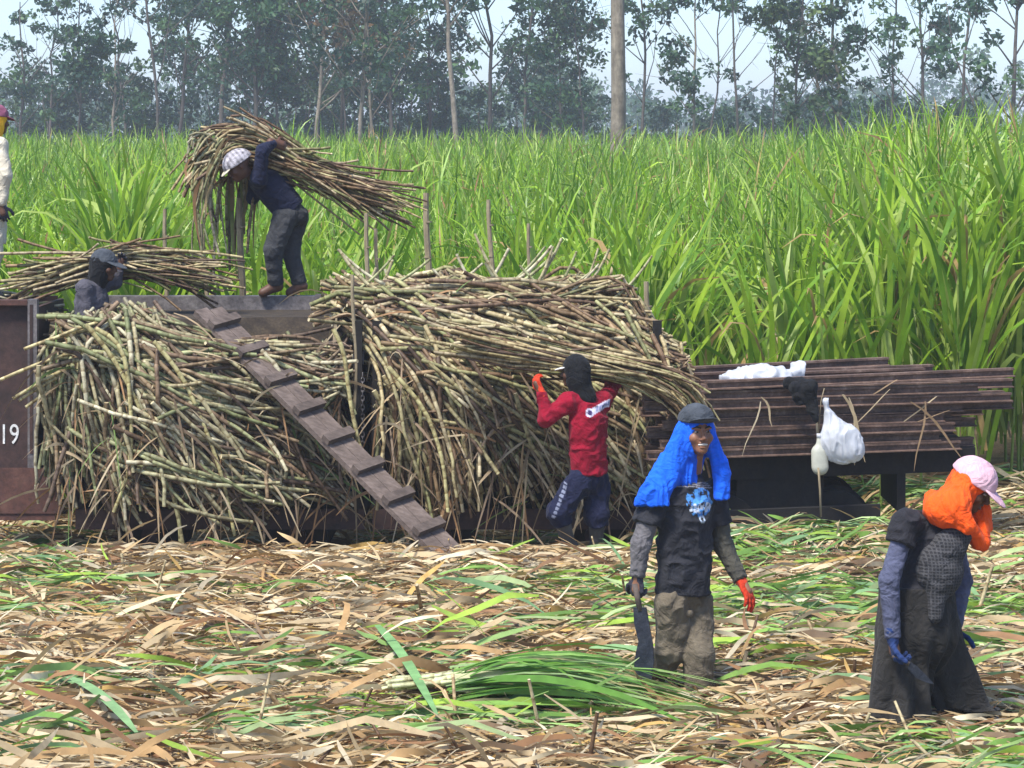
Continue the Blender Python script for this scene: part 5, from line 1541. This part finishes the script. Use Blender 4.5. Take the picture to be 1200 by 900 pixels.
V, Q = F.mesh(); V = relax(V, Q, 1); V = folds(V, Q, .03, (12, 12, 12), 9)
tag(obj('plastic_sheet', V, Q, MAT['plastic']), 'crumpled white plastic sheet lying on top of the stacked rails', 'plastic sheet')
tag(MB().tube([at(959, 548, YB - .06), at(961, 575, YB - .06), at(962, 606, YB - .06)], .009, 6).build('rod', MAT['stake'], smooth=True), 'thin pale stick hanging down below the white bag', 'stick')
# ================================================================== LEAF LITTER
r = np.random.default_rng(31)
LIT = np.array([(.58, .46, .28), (.50, .37, .20), (.66, .56, .37), (.40, .26, .12), (.30, .165, .08), (.54, .36, .12), (.72, .65, .48), (.24, .165, .10), (.50, .44, .32)])
LITP = np.array([.19, .18, .12, .14, .09, .06, .08, .08, .06])
LGR = np.array([(.19, .34, .06), (.26, .41, .12), (.14, .27, .05), (.36, .46, .20), (.28, .42, .05), (.20, .35, .15)])
def green_mask(x, y):
    v = fbm2(x * .55 + 3, y * 1.5, 41) + .55 * fbm2(x * 2.0, y * 3.5, 44, 2)
    return v
def litter(n, Yr, r, Lr, wr, lift, gr_thr, half_x=None):
    y = r.uniform(*Yr, n) ; hx = (half_x if half_x else y * .1875 + 1.2); x = r.uniform(-1, 1, n) * hx
    g = green_mask(x, y) + r.normal(0, .35, n) > gr_thr
    L = r.uniform(*Lr, n) * np.where(g, 1.15, 1)
    w = r.uniform(*wr, n) * np.where(g, 1.0, 1)
    # the cut tops were thrown down roughly across the view; dry trash lies any way
    az = np.where(g, r.normal(0, .38, n) + math.pi * (r.random(n) < .5), r.normal(0, .75, n) + math.pi * (r.random(n) < .5))
    el = r.normal(.02, .05, n) + (r.random(n) < .05) * r.uniform(.12, .55, n)
    m_ = 5; t = np.linspace(0, 1, m_)
    kink = r.normal(0, .35, n)[:, None] * t ** 2
    ca = az[:, None] + kink
    ds = L[:, None] / (m_ - 1)
    px = np.cumsum(np.concatenate([np.zeros((n, 1)), (ds * np.cos(ca) * np.cos(el)[:, None])[:, 1:]], 1), 1)
    py = np.cumsum(np.concatenate([np.zeros((n, 1)), (ds * np.sin(ca) * np.cos(el)[:, None])[:, 1:]], 1), 1)
    arch = np.abs(r.normal(0, .07, n))[:, None] * L[:, None] * 4 * t * (1 - t) * r.choice([1, 1, 1, -.3], n)[:, None]
    X = x[:, None] + px; Y = y[:, None] + py
    Z = ground_z(X, Y) + r.uniform(*lift, n)[:, None] + L[:, None] * np.sin(el)[:, None] * t + arch
    Z = Z + .22 * w[:, None] * r.normal(0, 1, Z.shape)
    Z = np.maximum(Z, ground_z(X, Y) + .004)
    P = np.stack([X, Y, Z], -1)
    T = np.gradient(P, axis=1); T /= np.linalg.norm(T, axis=2, keepdims=True) + 1e-9
    tw = r.normal(0, .65, n)[:, None] + r.normal(0, 1.3, n)[:, None] * t
    sd = np.cross(T, np.array([0, 0, 1.0])); sd /= np.linalg.norm(sd, axis=2, keepdims=True) + 1e-9
    up = np.cross(sd, T)
    S = sd * np.cos(tw)[..., None] + up * np.sin(tw)[..., None]
    W = w[:, None] * np.array([.6, 1, .95, .8, .25])[None]
    c = LIT[r.choice(len(LIT), n, p=LITP)] * np.array([.96, .92, .85])
    c = np.where(g[:, None], LGR[r.choice(len(LGR), n)], c) * r.uniform(.72, 1.18, (n, 1))
    return P, W, S, c
def lay(name, label, args, kind='stuff'):
    P, W, S, c = args
    V, F = ribbons(P, W, S)
    return tag(obj(name, V, F, MAT['dry'], None, True, np.repeat(c, P.shape[1] * 2, 0)), label, 'leaf litter', kind=kind)
near = (12.6, 25.6)
lay('leaf_litter', 'tan and green cut cane leaves lying thick over the field', litter(38000, near, r, (.10, .42), (.005, .015), (.004, .07), .54))
lay('straw_litter', 'thin pale straw pieces strewn through the leaf litter', litter(16000, near, r, (.08, .32), (.003, .007), (.02, .085), 1.8))
lay('broad_litter', 'broad crumpled dry leaves strewn over the field', litter(5000, near, r, (.2, .6), (.010, .024), (.02, .075), .50))
lay('far_litter', 'trash strewn beside the track and under the wagons', litter(3000, (20.9, 25.5), r, (.15, .6), (.008, .02), (.01, .08), .45))
# the leaves that show largest, one by one
P, W, S, c = litter(300, (13.0, 17.5), r, (.3, .85), (.014, .030), (.05, .085), .30)
for k in range(300):
    V, F = ribbons(P[k:k + 1], W[k:k + 1], S[k:k + 1])
    o = obj('cut_leaf', V, F, MAT['dry'], ground, True, np.tile(c[k], (len(V), 1)))
# stubble and stray stalks poking out of the litter
SW = ['pale', 'blackened', 'brown']
for k in range(46):
    y = 13.4 + 8 * r.random() ** 1.6; x = r.uniform(-1, 1) * y * .185; L = r.uniform(.12, .38)
    d = np.array([r.normal(0, .5), r.normal(0, .4), r.uniform(.5, 1.2)]); d /= np.linalg.norm(d)
    p = np.array([x, y, float(ground_z(x, y)) + .0])
    Pk = (p + d * L * np.linspace(0, 1, 6)[:, None])[None]
    tag(cane_object('cane_stub', Pk, r.uniform(.008, .015, 1), np.array([[(.5, .42, .26), (.14, .085, .05), (.4, .3, .17)][k % 3]]), 6), '%s cane stub poking up out of the leaf litter' % SW[k % 3], 'cane stub', 'stubs in the leaf litter')
# bundle of green cane tops lying in front of the man in blue
root = empty('cane_top_bundle', at(650, 835, 15.0) * [1, 1, 0]); tag(root, 'bundle of long green cane tops lying before the man with the blue headcloth', 'cane tops')
rt = np.random.default_rng(8)
for k in range(130):
    q = rt.uniform(-1, 1); lvl = rt.random()
    a_ = np.array(at(535 + rt.uniform(-12, 25), 800, 15.1)); a_[1] = 15.0 + q * .2; a_[2] = .08 + .12 * lvl
    L = rt.uniform(.7, 1.55); fan = q * .32 + rt.normal(0, .24)
    t = np.linspace(0, 1, 7)[:, None]
    Pk = a_ + np.concatenate([L * t * math.cos(fan), L * t * math.sin(fan) * .8, .10 * np.sin(t * 3.1) * rt.uniform(.5, 1.5) - (a_[2] - .07) * t ** 1.5], 1) + np.array([0, 0, 1]) * rt.normal(0, .02)
    T = np.gradient(Pk, axis=0); T /= np.linalg.norm(T, axis=1, keepdims=True)
    sd = np.cross(T, [0, 0, 1]); sd /= np.linalg.norm(sd, axis=1, keepdims=True); tw = rt.normal(0, .5); up = np.cross(sd, T)
    S = sd * math.cos(tw) + up * math.sin(tw)
    W = rt.choice([.007, .011, .016, .024]) * rt.uniform(.8, 1.2) * np.array([.7, 1, 1, .9, .7, .45, .08])
    V, F = ribbons(Pk[None], W[None], S[None])
    cc = np.array([(.15, .33, .05), (.20, .40, .07), (.28, .48, .13), (.11, .26, .05), (.42, .40, .18), (.36, .50, .2)])[rt.integers(0, 6)] * rt.uniform(.8, 1.1)
    obj('leaf', V, F, MAT['leaf'], root, True, np.tile(cc, (len(V), 1)))
for k in range(14):
    q = rt.uniform(-1, 1)
    b_ = np.array([at(455 + rt.uniform(-10, 30), 800, 15.1)[0], 15.08 + q * .14, .09 + .05 * rt.random()]); e_ = np.array([at(545, 800, 15.1)[0], 15.06 + q * .1, .14 + .05 * rt.random()])
    cane_object('stalk', (b_ + (e_ - b_) * np.linspace(0, 1, 6)[:, None])[None], np.array([.014]), np.array([(.52, .56, .34)]), 6, root)
# long green leaf lying aslant on the trash
for (pa, pb_, w_, cc, lb) in [((442, 757), (512, 868), .028, (.2, .38, .14), 'long broad green leaf lying aslant across the litter'), ((80, 820), (160, 890), .03, (.22, .38, .16), 'broad green leaf crossing another near the bundle end of the litter'), ((470, 860), (330, 895), .02, (.45, .38, .22), 'long dry leaf lying flat in the litter')]:
    A_, B_ = at(*pa, 9920 / (pa[1] - 170)), at(*pb_, 9920 / (pb_[1] - 170)); t = np.linspace(0, 1, 8)[:, None]
    Pk = A_ * (1 - t) + B_ * t; Pk[:, 2] = .13 + .05 * np.sin(t[:, 0] * 3)
    V, F = ribbons(Pk[None], (w_ * np.array([.6, .9, 1, 1, 1, .9, .7, .3]))[None], np.tile(np.array([1., .25, .1]), (1, 8, 1)))
    obj('cut_leaf', V, F, MAT['dry'], ground, True, np.tile(cc, (len(V), 1)))

# ================================================================== HAZE
hz = MB().box((-1640, -1640, -1.6), (1640, 1640, 24)).build('haze', None, loc=(0, 0, 0))
tag(hz, 'thin pale haze hanging over the whole field', 'haze', kind='stuff')
m = bpy.data.materials.new('haze'); m.use_nodes = True; nt = m.node_tree
for n_ in list(nt.nodes): nt.nodes.remove(n_)
ou = nt.nodes.new('ShaderNodeOutputMaterial'); pv = nt.nodes.new('ShaderNodeVolumePrincipled')
pv.inputs['Color'].default_value = (.80, .88, 1.0, 1); pv.inputs['Density'].default_value = HAZE_D; pv.inputs['Anisotropy'].default_value = 0.1
nt.links.new(pv.outputs[0], ou.inputs['Volume'])
hz.data.materials.clear(); hz.data.materials.append(m)
